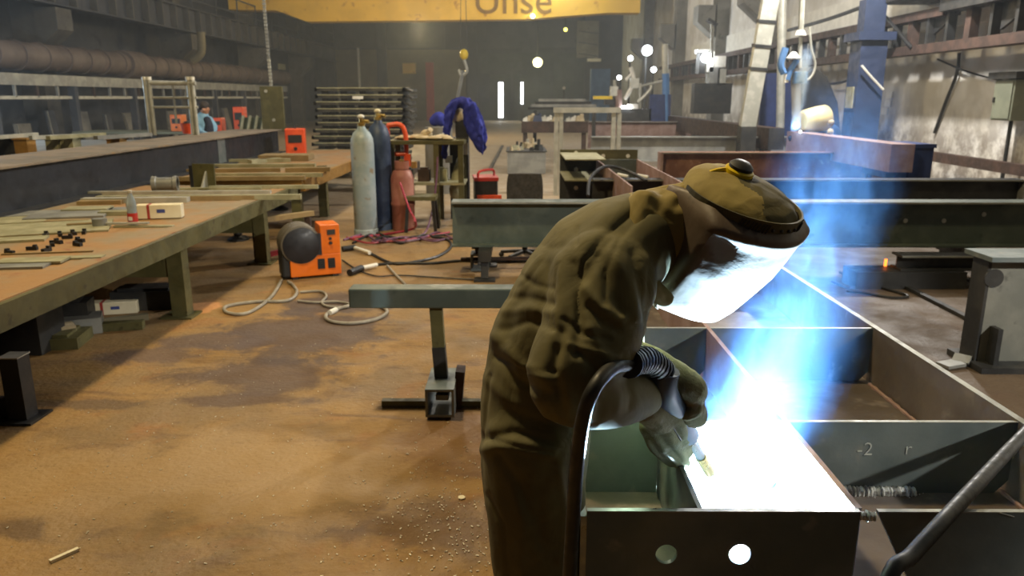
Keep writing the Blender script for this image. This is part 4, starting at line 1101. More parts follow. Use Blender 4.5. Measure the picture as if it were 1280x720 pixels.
# long dark girder on the bench, box topped
lg = thing('long_girder', 'long blue black steel girder lying on the bench along the aisle', 'girder', (-4.9, 8.8, .70))
MB().span(-4.53, -4.50, 2.5, 14.6, .72, 1.10).build('web', 'blue_steel', lg)
MB().span(-5.3, -4.42, 2.5, 14.6, 1.10, 1.12).build('top_flange', 'dusty', lg)
MB().span(-4.75, -4.36, 2.5, 14.6, .7005, .72).build('lower_flange', 'blue_steel', lg)
MB().span(-5.3, -5.27, 2.5, 14.6, .72, 1.10).build('far_web', 'blue_steel', lg)
MB().span(-5.4, -5.1, 2.5, 14.6, .7005, .72).build('lower_flange', 'blue_steel', lg)
MB().span(-4.504, -4.494, 11.6, 11.9, .73, 1.09).build('splice_plate', 'mill', lg)
# far bench carrying its end
fb = thing('far_bench', 'ochre railed steel bench beyond the end of the long work bench', 'bench', (-3.6, 12, 0))
MB().span(-5.4, -2.72, 9.6, 15.2, .64, .70).build('top_plate', 'bench_top', fb)
MB().span(-5.4, -2.68, 9.52, 9.6, .59, .70).build('front_rail', 'ochre_steel', fb)
for x in (-2.82, -5.3):
    for y in (9.75, 11.1, 15.0):
        MB().span(x - .06, x + .06, y - .06, y + .06, 0, .64 if y != 11.1 else .74).build('leg', 'olive_paint', fb)
MB().span(-2.72, -2.66, 9.6, 15.2, .55, .70).build('edge_rail', 'ochre_steel', fb)
MB().span(-2.66, -1.6, 12.3, 12.4, .60, .70).build('side_rail', 'ochre_steel', fb)
MB().span(-1.75, -1.65, 12.3, 12.4, 0, .60).build('leg', 'olive_paint', fb)
for k, ((px, py), sz, an) in enumerate([((330, 207), (1.5, .1, .05), 4), ((290, 213), (1.3, .08, .05), 8), ((340, 200), (.9, .1, .06), 60), ((385, 212), (.6, .12, .06), 10), ((318, 201), (1.1, .08, .06), 12)]):
    flat('flat_bar', px, py, sz, an, ['olive_grey', 'bench_strip'][k % 2], ['pale bar across the far bench, nearest its front rail', 'pale bar beside the front rail of the far bench', 'bar lying aslant toward the orange power box', 'short bar at the right end of the far bench', 'pale bar behind the others on the far bench'][k], 'steel bar', 'bars on the far bench', z=.70)
def power_box(name, loc, size, rot, mat, label, group=None, z=None):
    """welding power source: case, dark front panel, knob, handle"""
    t = thing(name, label, 'welding machine', loc, rot, group); L, D, H = size
    MB().box((0, 0, H / 2), size).build('case', mat, t, world=False, bevel=.015)
    MB().box((0, -D / 2 - .004, H * .62), (L * .7, .01, H * .3)).build('panel', 'black', t, world=False)
    MB().cyl((0, -D / 2, H * .25), (0, -D / 2 - .03, H * .25), L * .09).build('socket', 'black', t, world=False)
    MB().tube([Vector((0, -D * .3, H)), Vector((0, -D * .25, H + .05)), Vector((0, D * .25, H + .05)), Vector((0, D * .3, H))], .012, 6, 3).build('handle', 'black', t, world=False)
    return t
p = at(371, 193, z=.70); power_box('power_source', (p.x, p.y, .701), (.34, .4, .46), R(12), 'orange_red', 'orange red power box standing at the end of the long dark girder')
p = at(352, 202, z=.70)
tag(MB().box((p.x, p.y + .3, .75), (.8, .5, .09), (0, 0, R(4))).build('plate_pack', 'bench_strip'), 'tan pack of plates lying before the orange red power box', 'plate pack')

# clutter under the benches
for k, (px, py, sz, an, mt_, lab) in enumerate([(100, 405, (.3, .22, .12), 25, 'grey_steel', 'grey tilted steel block on the floor under the bench'), (135, 408, (.5, .08, .06), 12, 'olive_paint', 'olive bar on the floor under the bench edge'),
        (40, 425, (.7, .3, .08), 10, 'olive_paint', 'olive flat box on the dark floor under the bench'), (60, 395, (.6, .2, .22), 15, 'mill_dark', 'dark steel block deep under the bench'), (185, 372, (.5, .25, .16), 8, 'mill_dark', 'dark crate beside the bench leg'),
        (70, 418, (.24, .14, .12), 40, 'rag', 'crumpled brown grey lump under the bench'), (20, 410, (.5, .3, .3), 0, 'mill_dark', 'dark box under the bench at the left frame edge'), (150, 400, (.4, .05, .05), 30, 'wall_olive', 'thin olive bar before the carton under the bench')]):
    p = at(px, py, z=sz[2] / 2); mb = MB().box((0, 0, sz[2] / 2), sz)
    if k in (2, 3, 4, 6): mb.box((0, 0, sz[2] + .01), (sz[0] * .8, sz[1] * .8, .02))
    o = mb.build('scrap_piece', mt_); o.location = (p.x, p.y, .001); o.rotation_euler = (0, 0, R(an)); tag(o, lab, 'scrap', 'scrap under the bench')
for k, (px, py, lab) in enumerate(((350, 262, 'dark cast bracket on the floor by the round cover machine'), (298, 300, 'dark jack stand under the far end of the bench'))):
    p = at(px, py, z=0)
    t = thing('jack_stand', lab, 'stand', (p.x, p.y, 0))
    MB().lathe([(.13, 0), (.13, .02), (.05, .06), (.04, .3), (.07, .32), (.07, .36), (.01, .36)], (p.x, p.y, 0), (0, 0, 1), 12).build('column', 'mill_dark', t, smooth=True)
    MB().bar((p.x - .12, p.y, .25), (p.x + .12, p.y, .25), .025).build('cross_bar', 'rust_dark', t)
p = at(318, 328, z=0)
t = thing('folding_stand', 'rusty low stand with a pale bar beside the end of the bench', 'stand', (p.x + .15, p.y, 0))
MB().bar((p.x + .05, p.y, 0), (p.x + .05, p.y, .46), .07).build('post', 'rust_dark', t)
MB().bar((p.x + .05, p.y + .05, .44), (p.x + .55, p.y + .4, .47), .08, .05).build('top_bar', 'bench_strip', t)
MB().bar((p.x + .5, p.y + .36, 0), (p.x + .5, p.y + .36, .44), .06).build('post', 'rust_dark', t)
MB().bar((p.x + .05, p.y, .06), (p.x + .5, p.y + .36, .12), .05).build('brace', 'red_hose', t)

# ------------------------------------------------------------------ wire feeder with its round spool cover
p = at(390, 349, z=0)
wf = thing('wire_feeder', 'orange welding wire feeder with a round black spool cover on the floor', 'wire feeder', (p.x, p.y + .05, 0), R(24))
wf.scale = (1.1, 1.1, 1.1)
mbx = lambda c, s, n_, m_, par=wf, **k: MB().box(c, s).build(n_, m_, par, world=False, **k)
mbx((.03, .12, .115), (.44, .26, .19), 'base_case', 'orange', bevel=.008)
mbx((.165, .12, .335), (.17, .26, .26), 'tower_case', 'orange', bevel=.008)
mb = MB(); mb.lathe([(.001, -.045), (.155, -.045), (.172, -.035), (.178, .0), (.178, .20), (.16, .21), (.001, .21)], (-.085, .03, .30), (0, 1, 0), 32)
sc_ = mb.build('spool_cover', 'spool_grey', wf, world=False, smooth=True)
MB().lathe([(.001, -.052), (.15, -.052), (.158, -.046), (.158, -.04)], (-.085, .03, .30), (0, 1, 0), 32).build('cover_face', 'spool_black', sc_, world=False, smooth=True)
mbx((.03, -.006, .30), (.11, .02, .19), 'cover_panel', 'spool_black')
mbx((-.215, .12, .14), (.09, .22, .25), 'rear_housing', 'mill_dark', bevel=.02)
for x in (.075, .165):
    v = mbx((x, -.012, .125), (.062, .006, .09), 'vent', 'mill_dark')
    for k in range(5): MB().box((x, -.017, .09 + k * .018), (.056, .006, .006)).build('vent_slat', 'black', v, world=False)
mbx((.175, -.013, .40), (.07, .008, .045), 'meter_window', 'mill_dark')
for zz, r in ((.345, .012), (.305, .014)):
    MB().cyl((.165, -.012, zz), (.165, -.028, zz), r).build('control_knob', 'black', wf, world=False)
for x in (-.15, .2):
    for y in (.03, .21): mbx((x, y, .011), (.05, .05, .022), 'foot', 'black')

g0 = .014
def fl(*pts): return [at(x, y, z=g0) for x, y in pts]
cable('floor_cable', fl((352, 350), (338, 372), (310, 391), (285, 391), (283, 383), (320, 377), (358, 376), (371, 366), (366, 356), (360, 352)), .014, 'grey_cable', 'grey cable coiled in a wide loop before the wire feeder', n=8)
cable('floor_cable', fl((372, 376), (395, 378), (420, 377), (437, 380), (432, 384), (410, 383), (402, 378), (408, 370), (400, 364), (375, 365)), .011, 'grey_cable', 'grey cable running right from the coil to the steel tube trestle', n=8)
cable('floor_cable', fl((470, 380), (484, 389), (470, 399), (440, 404), (415, 402), (407, 396), (414, 389), (436, 382)), .014, 'grey_cable', 'grey cable loop under the end of the steel tube trestle', n=8)
o = cable('cable_joint', [at(412, 391, z=.02), at(420, 387, z=.02)], .022, 'white', 'white connector on the grey cable loop', 'connector', 8)
cable('floor_cable', fl((460, 315), (490, 329), (520, 327), (548, 320), (563, 309), (560, 300), (540, 296)), .016, 'rubber', 'black welding cable curving from the feeder plug to the hose tangle')
cable('floor_cable', fl((470, 331), (495, 329), (540, 329), (575, 326), (610, 327), (665, 326)), .016, 'rubber', 'black welding cable running right under the green beam')
cable('floor_cable', fl((428, 325), (445, 336), (470, 345), (500, 344), (550, 347), (605, 350)), .008, 'rubber', 'thin dark cable trailing over the floor behind the trestle')
cable('floor_cable', fl((484, 332), (495, 344), (507, 356)), .012, 'grey_cable', 'short pale cable slanting down to the trestle')
for k, (q, r_, mt_, lab) in enumerate((((428, 311, 444, 309), .03, 'black', 'black cable plug beside the feeder, upper one'), ((437, 341, 452, 335), .034, 'black', 'black cable plug beside the feeder, lower one'), ((444, 310, 462, 316), .022, 'white', 'white sleeve on the upper feeder cable'), ((452, 335, 471, 331), .022, 'white', 'white sleeve on the lower feeder cable'))):
    cable('cable_plug', [at(q[0], q[1], z=.035), at(q[2], q[3], z=.035)], r_, mt_, lab, 'plug', 10)
rr = random.Random(12)
for k in range(6):
    x0 = 430 + k * 8; pts = [(x0 + j * 24 + rr.uniform(-6, 6), 297 + rr.uniform(-7, 8)) for j in range(6)]
    cable('gas_hose', [at(x, y, z=.015 + .012 * (j % 2)) for j, (x, y) in enumerate(pts)], .013, ['purple_hose', 'red_hose', 'rubber', 'purple_hose', 'mill_dark', 'purple_hose'][k],
          ['nearest purple hose', 'dull red hose', 'black hose', 'middle purple hose', 'dark grey hose', 'farthest purple hose'][k] + ' in the tangle on the floor before the cylinders', 'hose', group='tangled hoses by the cylinders')
cable('gas_hose', [at(500, 228, Y=9.75), at(512, 262, Y=9.6), at(519, 276, z=.3), at(516, 286, z=.05), at(480, 293, z=.015), at(440, 297, z=.015)], .014, 'red_hose', 'magenta red hose curving from the red gas cylinder to the floor', 'hose')
cable('gas_hose', [at(547, 196, Y=10.2), at(545, 230, Y=10.15), at(540, 265, Y=10.1), at(530, 292, z=.015), at(505, 298, z=.015)], .014, 'purple_hose', 'mauve hose hanging down from the parts table', 'hose')

# gas cylinders
def cylinder(px, py, r, H, mat, label, capm):
    p = at(px, py, z=0); t = thing('gas_cylinder', label, 'gas cylinder', (p.x, p.y, 0), 0, 'tall gas cylinders')
    MB().lathe([(r * .9, 0), (r, .02), (r, H * .84), (r * .93, H * .89), (r * .72, H * .94), (r * .4, H * .97), (r * .3, H), (.001, H)], (p.x, p.y, 0), (0, 0, 1), 26).build('shell', mat, t, smooth=True)
    MB().lathe([(r * 1.06, 0), (r * 1.06, .07), (r, .08)], (p.x, p.y, 0), (0, 0, 1), 26).build('foot_ring', mat, t, smooth=True)
    MB().lathe([(r * .33, H), (r * .33, H + .03), (.03, H + .04), (.025, H + .09), (.001, H + .09)], (p.x, p.y, 0), (0, 0, 1), 16).build('valve', 'brass', t, smooth=True)
    MB().ball((p.x, p.y, H + .11), (.045, .045, .03), 12, 8).build('hand_wheel', capm, t, smooth=True)
    MB().cyl((p.x, p.y, H + .06), (p.x + .1, p.y - .03, H + .05), .022).build('outlet', 'brass', t)
    return t
cylinder(458, 293, .145, 1.36, 'cyl_grey', 'tall worn pale grey blue gas cylinder beside the parts table', 'white')
cylinder(478, 286, .15, 1.42, 'cyl_blue', 'tall dark blue gas cylinder behind the pale one', 'card')
p = at(505, 287, z=0)
t = thing('propane_cylinder', 'squat faded red gas cylinder behind the tall cylinders', 'gas cylinder', (p.x, p.y, 0))
MB().lathe([(.14, 0), (.15, .02), (.15, .32), (.157, .33), (.157, .36), (.15, .37), (.15, .68), (.12, .77), (.06, .81), (.001, .81)], (p.x, p.y, 0), (0, 0, 1), 26).build('shell', 'cyl_red', t, smooth=True)
MB().cyl((p.x, p.y, .8), (p.x, p.y, .92), .03).build('valve', 'brass', t)
MB().lathe([(.09, .80), (.095, .80), (.095, .9), (.09, .9), (.09, .80)], (p.x, p.y, 0), (0, 0, 1), 18).build('collar', 'cyl_red', t, smooth=True)
# orange trolley frame behind
z0 = 10.45
t = thing('cylinder_trolley', 'orange tubular cylinder trolley frame behind the red gas cylinder', 'trolley', (at(505, 200, Y=z0).x, z0, 0))
a_, b_, c_ = at(484, 157, Y=z0), at(500, 156, Y=z0), at(507, 170, Y=z0)
MB().tube([a_, b_, c_, at(508, 210, Y=z0), Vector((c_.x, z0, .1))], .032, 8, 4).build('frame_tube', 'orange_red', t, smooth=True)
MB().tube([a_, Vector((a_.x, z0, .1))], .032, 8).build('frame_tube', 'orange_red', t, smooth=True)
for yy in (193, 232):
    MB().tube([at(486, yy, Y=z0), at(507, yy - 1, Y=z0)], .03, 8).build('cross_tube', 'orange_red', t, smooth=True)
MB().box(at(511, 200, Y=z0), (.06, .1, .16)).build('gauge_bracket', 'orange_red', t)
for x in (a_.x, c_.x): MB().cyl((x - .02, z0, .1), (x + .02, z0, .1), .1, n=18).build('wheel', 'rubber', t)

# parts table
Yt = 10.3
a_, b_ = at(484, 176, Y=Yt), at(580, 174, Y=Yt); zt = a_.z
t = thing('parts_table', 'tall narrow olive steel table heaped with parts behind the cylinders', 'table', ((a_.x + b_.x) / 2, Yt + .3, 0))
MB().span(a_.x, b_.x, Yt, Yt + .65, zt - .05, zt).build('top', 'olive_paint', t)
for x in (a_.x + .05, at(545, 200, Y=Yt).x, b_.x - .05):
    MB().span(x - .035, x + .035, Yt + .01, Yt + .08, 0, zt - .05).build('leg', 'olive_paint', t)
    MB().span(x - .035, x + .035, Yt + .57, Yt + .64, 0, zt - .05).build('leg', 'olive_paint', t)
MB().span(a_.x, b_.x, Yt, Yt + .65, .55, .58).build('shelf', 'olive_grey', t)
rr = random.Random(21)
for k in range(9):
    x = a_.x + .12 + k * .085; s = rr.uniform(.04, .1)
    mb = MB().ball((x, Yt + .2 + rr.uniform(-.1, .2), zt + s * .42), (s * 1.5, s, s * .45), 9, 6)
    tag(mb.build('rag', 'rag', smooth=True), NTH[k] + ' from the left of the crumpled pale rags on the parts table', 'rag', 'rags on the parts table')
for k, (px, lab) in enumerate(((532, 'pale lump casting on the parts table'), (550, 'small grey fitting near the end of the parts table'))):
    c = at(px, 170, Y=Yt + .2); s = .07 - .03 * k
    mb = MB().ball((c.x, Yt + .3, zt + s), (s * 1.2, s, s), 10, 7); mb.cyl((c.x, Yt + .3, zt + s), (c.x + s, Yt + .2, zt + 2 * s), s * .5)
    tag(mb.build('casting', ['rag', 'pale_steel'][k], smooth=True), lab, 'casting')
for k in range(3):
    x = at(505 + 22 * k, 215, Y=Yt).x
    tag(MB().box((x, Yt + .3, .66), (.16, .2, .16)).box((x, Yt + .3, .75), (.1, .12, .03)).build('tool_case', ['black', 'rust_dark', 'olive_grey'][k]), ['black tool case on the left of the table shelf', 'rusty tool case on the middle of the table shelf', 'olive tool case at the right of the table shelf'][k], 'case', 'cases on the table shelf')
# stool before the table
p = at(532, 240, z=.45)
t = thing('work_stool', 'low olive stool standing under the parts table', 'stool', (p.x, 9.9, 0))
MB().box((p.x, 9.9, .44), (.4, .36, .05)).build('seat', 'olive_paint', t)
for sx in (-.16, .16):
    for sy in (-.14, .14): MB().bar((p.x + sx, 9.9 + sy, .42), (p.x + sx * 1.2, 9.9 + sy * 1.2, 0), .04).build('leg', 'mill_dark', t)

# stand with the blue jacket
Yj = 10.9
a_ = at(574, 245, Y=Yj)
t = thing('coat_stand', 'dark steel machine post carrying the blue jacket', 'post', (a_.x, Yj, 0))
q0, q1 = at(562, 190, Y=Yj), at(586, 245, Y=Yj)
MB().span(q0.x, q1.x, Yj, Yj + .3, 0, at(570, 172, Y=Yj).z).build('body', 'mill_dark', t)
MB().span(at(566, 0, Y=Yj).x, at(583, 0, Y=Yj).x, Yj + .05, Yj + .25, at(570, 172, Y=Yj).z, at(570, 150, Y=Yj).z).build('head', 'black', t)
MB().ball(at(573, 143, Y=Yj + .12), (.12, .1, .14), 12, 8).build('valve_block', 'rag', t, smooth=True)
MB().box(at(561, 199, Y=Yj - .02), (.1, .04, .1)).build('dial', 'white', t)
MB().box(at(582, 186, Y=Yj - .02), (.06, .04, .16)).build('dial', 'pale_steel', t)
J = lambda x, y, d=0: at(x, y, Y=Yj - .05 + d)
mb = MB()
limb(mb, [(J(560, 160), .05), (J(562, 140), .08), (J(573, 128, .05), .075), (J(586, 132), .10), (J(594, 150), .115), (J(600, 168), .105), (J(604, 184), .055)], 14)
limb(mb, [(J(586, 140), .09), (J(590, 160), .10), (J(598, 178), .08), (J(603, 192), .03)], 12)
limb(mb, [(J(561, 150), .06), (J(557, 172), .06), (J(556, 195), .05)], 12)
o = remesh(mb, 'blue_jacket', 'blue_cloth', None, .014, 3, lambda p: .034 * ridge(p, 13, 13, 2.6, 1.7) + .012 * ridge(p, 24, 24, 9, 4.1) - .012)
tag(o, 'blue work jacket draped over the dark machine post', 'jacket')
mb = MB()
limb(mb, [(J(576, 195, -.1), .04), (J(573, 215, -.1), .08), (J(570, 240, -.1), .10), (J(574, 248, -.1), .05)], 12)
o = remesh(mb, 'canvas_bag', 'olive_grey', None, .02, 2, lambda p: .015 * ridge(p, 10, 10, 4, 7.7)); tag(o, 'grey canvas bag hanging on the dark machine post', 'bag')
mb = MB(); limb(mb, [(at(543, 151, Y=14), .1), (at(549, 148, Y=14), .13), (at(552, 152, Y=14), .09)], 10)
bz = at(548, 158, Y=14).z
o = remesh(mb, 'blue_glove', 'blue_cloth', None, .03, 1); tag(o, 'small blue cloth bundle on a drum left of the jacket', 'cloth')
tag(MB().lathe([(.25, 0), (.25, bz - .01), (.01, bz - .01)], (at(548, 158, Y=14).x, 14, 0), (0, 0, 1), 16).build('steel_drum', 'concrete', smooth=True), 'grey drum behind the parts table', 'drum')

# red machine and black chair beyond the green beam
p = at(608, 262, z=0)
t = thing('power_source', 'dark welding power source with red trim and wheels beyond the green beam', 'welding machine', (p.x, 11.5, 0), R(6))
MB().box((0, 0, .32), (.34, .5, .46)).build('case', 'black', t, world=False, bevel=.02)
MB().box((0, 0, .53), (.36, .52, .05)).build('top_trim', 'red', t, world=False)
MB().box((.04, -.27, .2), (.36, .06, .2)).build('front_panel', 'orange_red', t, world=False)
MB().tube([Vector((-.12, -.2, .55)), Vector((-.1, -.2, .64)), Vector((.12, .1, .64)), Vector((.14, .1, .55))], .018, 6, 3).build('handle', 'red', t, world=False)
for x in (-.15, .15): MB().cyl((x - .03, .18, .09), (x + .03, .18, .09), .09, n=16).build('wheel', 'rubber', t, world=False)
for x in (-.12, .12): MB().box((x, -.2, .045), (.05, .05, .09)).build('foot', 'black', t, world=False)
p = at(656, 250, Y=8.3)
t = thing('office_chair', 'black fabric office chair standing behind the green beam', 'chair', (p.x, 8.3, 0))
mb = MB(); bx0, bx1 = at(631, 0, Y=8.3).x, at(682, 0, Y=8.3).x; zc_, zt_ = .54, at(650, 218, Y=8.3).z
rows = []
for i in range(9):
    z = zc_ + (zt_ - zc_) * i / 8; wf_ = 1 - .12 * (i / 8) ** 4 - .05 * (1 - i / 8)
    rows.append([Vector((p.x + (bx1 - bx0) / 2 * wf_ * math.sin(a), 8.36 + .045 * math.cos(a) * 1.0 - .04 * math.sin(a) ** 2 + .06 * i / 8, z)) for a in [2 * PI * j / 18 for j in range(18)]])
mb.skin([[mb.b.verts.new(v) for v in r] for r in rows])
mb.build('backrest', 'chair', t, smooth=True, bevel=.012)
MB().lathe([(.001, .40), (.2, .40), (.24, .43), (.24, .47), (.21, .49), (.001, .49)], (p.x, 8.1, 0), (0, 0, 1), 20).build('seat', 'chair', t, smooth=True)
MB().bar((p.x, 8.2, .42), (p.x, 8.40, .62), .06, .02).build('back_support', 'black', t)
MB().cyl((p.x, 8.1, .08), (p.x, 8.1, .41), .028).build('gas_post', 'black', t)
for k in range(5):
    a = 2 * PI * k / 5 + .3; e = Vector((p.x + .27 * math.cos(a), 8.1 + .27 * math.sin(a), .06))
    MB().bar((p.x, 8.1, .09), e, .04, .03).build('base_arm', 'black', t)
    MB().ball(e - Vector((0, 0, .03)), .03, 8, 6).build('caster', 'black', t)

# stack of steel frames
Ys = 16.3
xl, xr = at(396, 150, Y=Ys).x, at(508, 150, Y=Ys).x; zb, zt = .22, at(450, 109, Y=Ys).z
NF = 12; step = (zt - zb) / NF; rr = random.Random(4)
for sx in (.2, 1.0, 1.8):
    tag(MB().span(xl + sx - .06, xl + sx + .06, Ys, Ys + 2.2, 0, zb).build('timber_skid', 'rust_dark'), ['left', 'middle', 'right'][int(sx * 1.2)] + ' skid under the stack of black steel frames', 'skid', 'skids under the stack')
ORD = ['lowest', 'second lowest', 'third from the bottom', 'fourth from the bottom', 'fifth from the bottom', 'sixth from the bottom', 'sixth from the top', 'fifth from the top', 'fourth from the top', 'third from the top', 'second highest', 'topmost']
for k in range(NF):
    dx = -.16 + .18 * k / NF + rr.uniform(-.04, .04); z = zb + k * step
    t = thing('slatted_rack', ORD[k] + ' black slatted steel rack in the tall stack', 'rack', ((xl + xr) / 2 + dx, Ys, z), 0, 'stacked black steel racks')
    Wd = xr - xl
    MB().box((0, .02, step * .68), (Wd, .04, step * .5)).build('front_rail', 'stack_steel', t, world=False)
    MB().box((0, 2.0, step * .68), (Wd, .04, step * .5)).build('rear_rail', 'stack_steel', t, world=False)
    for s in (-1, 1): MB().box((s * (Wd / 2 - .03), 1.0, step * .68), (.06, 2.0, step * .5)).build('side_rail', 'stack_steel', t, world=False)
    for j in range(5):
        x = -Wd / 2 + .15 + j * (Wd - .3) / 4
        MB().box((x, 1.0, step * .68), (.06, 1.96, step * .44)).build('slat', 'stack_steel', t, world=False)
        MB().box((x + .05, .5, step * .2), (.14, .9, step * .41)).build('spacer', 'mill_dark', t, world=False)
    MB().box((Wd / 2 + .06, .3, step * .6), (.16, .5, .03), (0, R(28), 0)).build('end_lug', 'stack_steel', t, world=False)
    MB().bar((-Wd / 2 + .05, -.005, step * .9), (Wd / 2 - .05, -.005, step * .9), .012, .02).build('edge_strip', 'olive_grey', t, world=False)
c = at(447, 122, Y=Ys - .06)
tag(MB().box((c.x, Ys - .03, c.z), (.22, .02, .06)).build('paper_tag', 'white'), 'white tag on the front of the frame stack', 'tag')

# ------------------------------------------------------------------ trestle with a square tube, nearest on the aisle
Yq = 4.02
a_ = at(438, 358, Y=Yq); b_ = at(700, 357, Y=Yq); zq = a_.z; hq = a_.z - at(438, 382, Y=Yq).z
xp = at(548, 430, Y=Yq).x
t = thing('tube_trestle', 'steel tube trestle with a worn green leg standing left of the welder', 'trestle', (xp, Yq, 0))
MB().span(a_.x, b_.x, Yq - .06, Yq + .06, zq - hq, zq).build('top_tube', 'primer_green', t, bevel=.008)
MB().span(a_.x - .001, a_.x + .002, Yq - .05, Yq + .05, zq - hq + .01, zq - .01).build('tube_end', 'mill_dark', t)
MB().bar((xp - .008, Yq, zq - hq), (xp + .004, Yq, .34), .068, .06).build('leg', 'olive_paint', t)
MB().bar((xp + .002, Yq, .36), (xp + .018, Yq, .1), .072, .066).build('leg_sleeve', 'mill_dark', t)
xq = xp + .02
mb = MB(); s_ = .078
for (x0, x1, z0_, z1_) in ((-s_, s_, .02, .034), (-s_, s_, .166, .18), (-s_, -s_ + .014, .034, .166), (s_ - .014, s_, .034, .166)):
    mb.span(xq + x0, xq + x1, Yq - .2, Yq + .14, z0_, z1_)
mb.build('square_foot_tube', 'mill', t, label='open ended square tube foot')
MB().box((xq, Yq - .02, .08), (.07, .1, .03)).build('locking_pin', 'pale_steel', t)
MB().bar((xq + .08, Yq + .02, .0), (xq + .10, Yq + .02, .22), .05, .12).build('foot_bracket', 'rust_dark', t)
MB().bar((at(482, 494, z=.02).x, Yq, .022), (xq - s_, Yq, .022), .045, .035).build('foot_bar', 'olive_paint', t)
MB().bar((xq + s_, Yq, .022), (at(640, 492, z=.02).x, Yq, .022), .045, .035).build('foot_bar', 'olive_paint', t)
xr_ = b_.x - .1
MB().bar((xr_, Yq, zq - hq), (xr_, Yq, 0), .068, .06).build('leg', 'olive_paint', t)

# ------------------------------------------------------------------ cross beams over the girder bay
def cross_beam(name, Yb, px0, px1, ztop, h, w, mat, label, ends=(0, 0), holes=None):
    x0, x1 = at(px0, 250, Y=Yb).x, at(px1, 250, Y=Yb).x
    t = thing(name, label, 'beam', ((x0 + x1) / 2, Yb, ztop - h))
    MB().span(x0, x1, Yb - w / 2, Yb + w / 2, ztop - .018, ztop).build('top_flange', mat, t)
    MB().span(x0, x1, Yb - w / 2, Yb + w / 2, ztop - h, ztop - h + .018).build('lower_flange', mat, t)
    MB().span(x0, x1, Yb - .006, Yb + .006, ztop - h + .018, ztop - .018).build('web', mat, t)
    MB().span(x0, x1, Yb - w / 2 - .001, Yb - w / 2 + .002, ztop - .016, ztop + .001).build('flange_edge', 'flange_edge', t)
    for e, x in zip(ends, (x0, x1)):
        if e: MB().span(x - .02, x + .02, Yb - w / 2, Yb + w / 2, ztop - h, ztop).build('end_plate', e, t)
    for (hx, hy) in holes or ():
        c = at(hx, hy, Y=Yb - .01); MB().cyl((c.x, Yb - .012, c.z), (c.x, Yb - .004, c.z), .022).build('bolt', 'pale_steel', t)  # pale discs stand for bolt holes that show bright in the web
    for s in range(1, int((x1 - x0) / 1.9)):
        x = x0 + 1.9 * s; MB().span(x - .006, x + .006, Yb - w / 2 + .01, Yb - .006, ztop - h + .018, ztop - .018).build('stiffener', mat, t) if name == 'green_beam' and False else None
    return t
def trestle(x, y, h, label, cat='trestle', mat='mill_dark'):
    t = thing('beam_trestle', label, cat, (x, y, 0))
    MB().span(x - .06, x + .06, y - .35, y + .35, h - .1, h - .0005).build('bearer', mat, t)
    for s in (-1, 1):
        MB().bar((x, y + s * .28, h - .1), (x, y + s * .33, .02), .07).build('leg', mat, t)
        MB().box((x, y + s * .33, .01), (.2, .14, .02)).build('foot', mat, t)
    MB().bar((x, y - .3, .15), (x, y + .3, .15), .05).build('tie', mat, t)
cross_beam('green_beam', 7.4, 565, 1330, .725, .44, .24, 'primer_green', 'long grey green primed beam lying across behind the welder', (0, 0), [(1132, 276), (1180, 276), (1230, 268)])
for k, (x, lab) in enumerate(((-.30, 'dark trestle with a rod under the left end of the green beam'), (2.2, 'dark trestle under the middle of the green beam'), (4.4, 'dark trestle under the right part of the green beam'))):
    trestle(x, 7.4, .285, lab)
# jack with the cross rod in front of the green beam
p = at(600, 336, z=0)
t = thing('screw_jack', 'small black screw jack with a cross rod before the green beam', 'jack', (p.x, p.y, 0))
mb = MB()
for (x0, x1, z0_, z1_) in ((-.09, .09, 0, .02), (-.09, .09, .15, .17), (-.09, -.07, .02, .15), (.07, .09, .02, .15)): mb.span(p.x + x0, p.x + x1, p.y - .1, p.y + .12, z0_, z1_)
mb.build('base_tube', 'mill', t)
MB().cyl((p.x, p.y, .17), (p.x, p.y, .26), .05).build('screw', 'black', t)
MB().box((p.x, p.y, .235), (.16, .1, .04)).build('saddle', 'black', t)
MB().cyl((p.x - .2, p.y + .05, .09), (p.x + .55, p.y + .1, .09), .02).build('rod', 'rust_dark', t)
cross_beam('grey_beam', 9.5, 740, 1272, .72, .40, .24, 'mill_dark', 'dark grey beam lying across second behind the welder', (0, 'grey_steel'))
cross_beam('brown_beam', 11.9, 823, 1120, .885, .55, .26, 'rust', 'rust brown beam lying across behind the yellow knobbed head', ('rust_pink', 0))
cross_beam('pale_beam', 16.0, 737, 1010, .92, .5, .3, 'grey_steel', 'pale grey beam lying across beyond the rust brown one', (0, 0))
cross_beam('pink_beam', 24.0, 733, 900, .98, .8, .4, 'rust_pink', 'pinkish rusty beam lying far back across the bay', (0, 0))
for k, (x, y, h, lab) in enumerate(((2.0, 9.5, .32, 'trestle under the left part of the dark grey beam'), (5.6, 9.5, .32, 'trestle under the right end of the dark grey beam'), (2.6, 11.9, .335, 'trestle under the left end of the rust brown beam'), (5.2, 11.9, .335, 'trestle under the right end of the rust brown beam'),
                                    (2.2, 16.0, .42, 'trestle under the left of the pale grey beam'), (5.4, 16.0, .42, 'trestle under the right of the pale grey beam'), (3, 24, .18, 'low trestle under the left of the pinkish beam'), (5.6, 24, .18, 'low trestle under the right of the pinkish beam'))):
    trestle(x, y, h, lab)
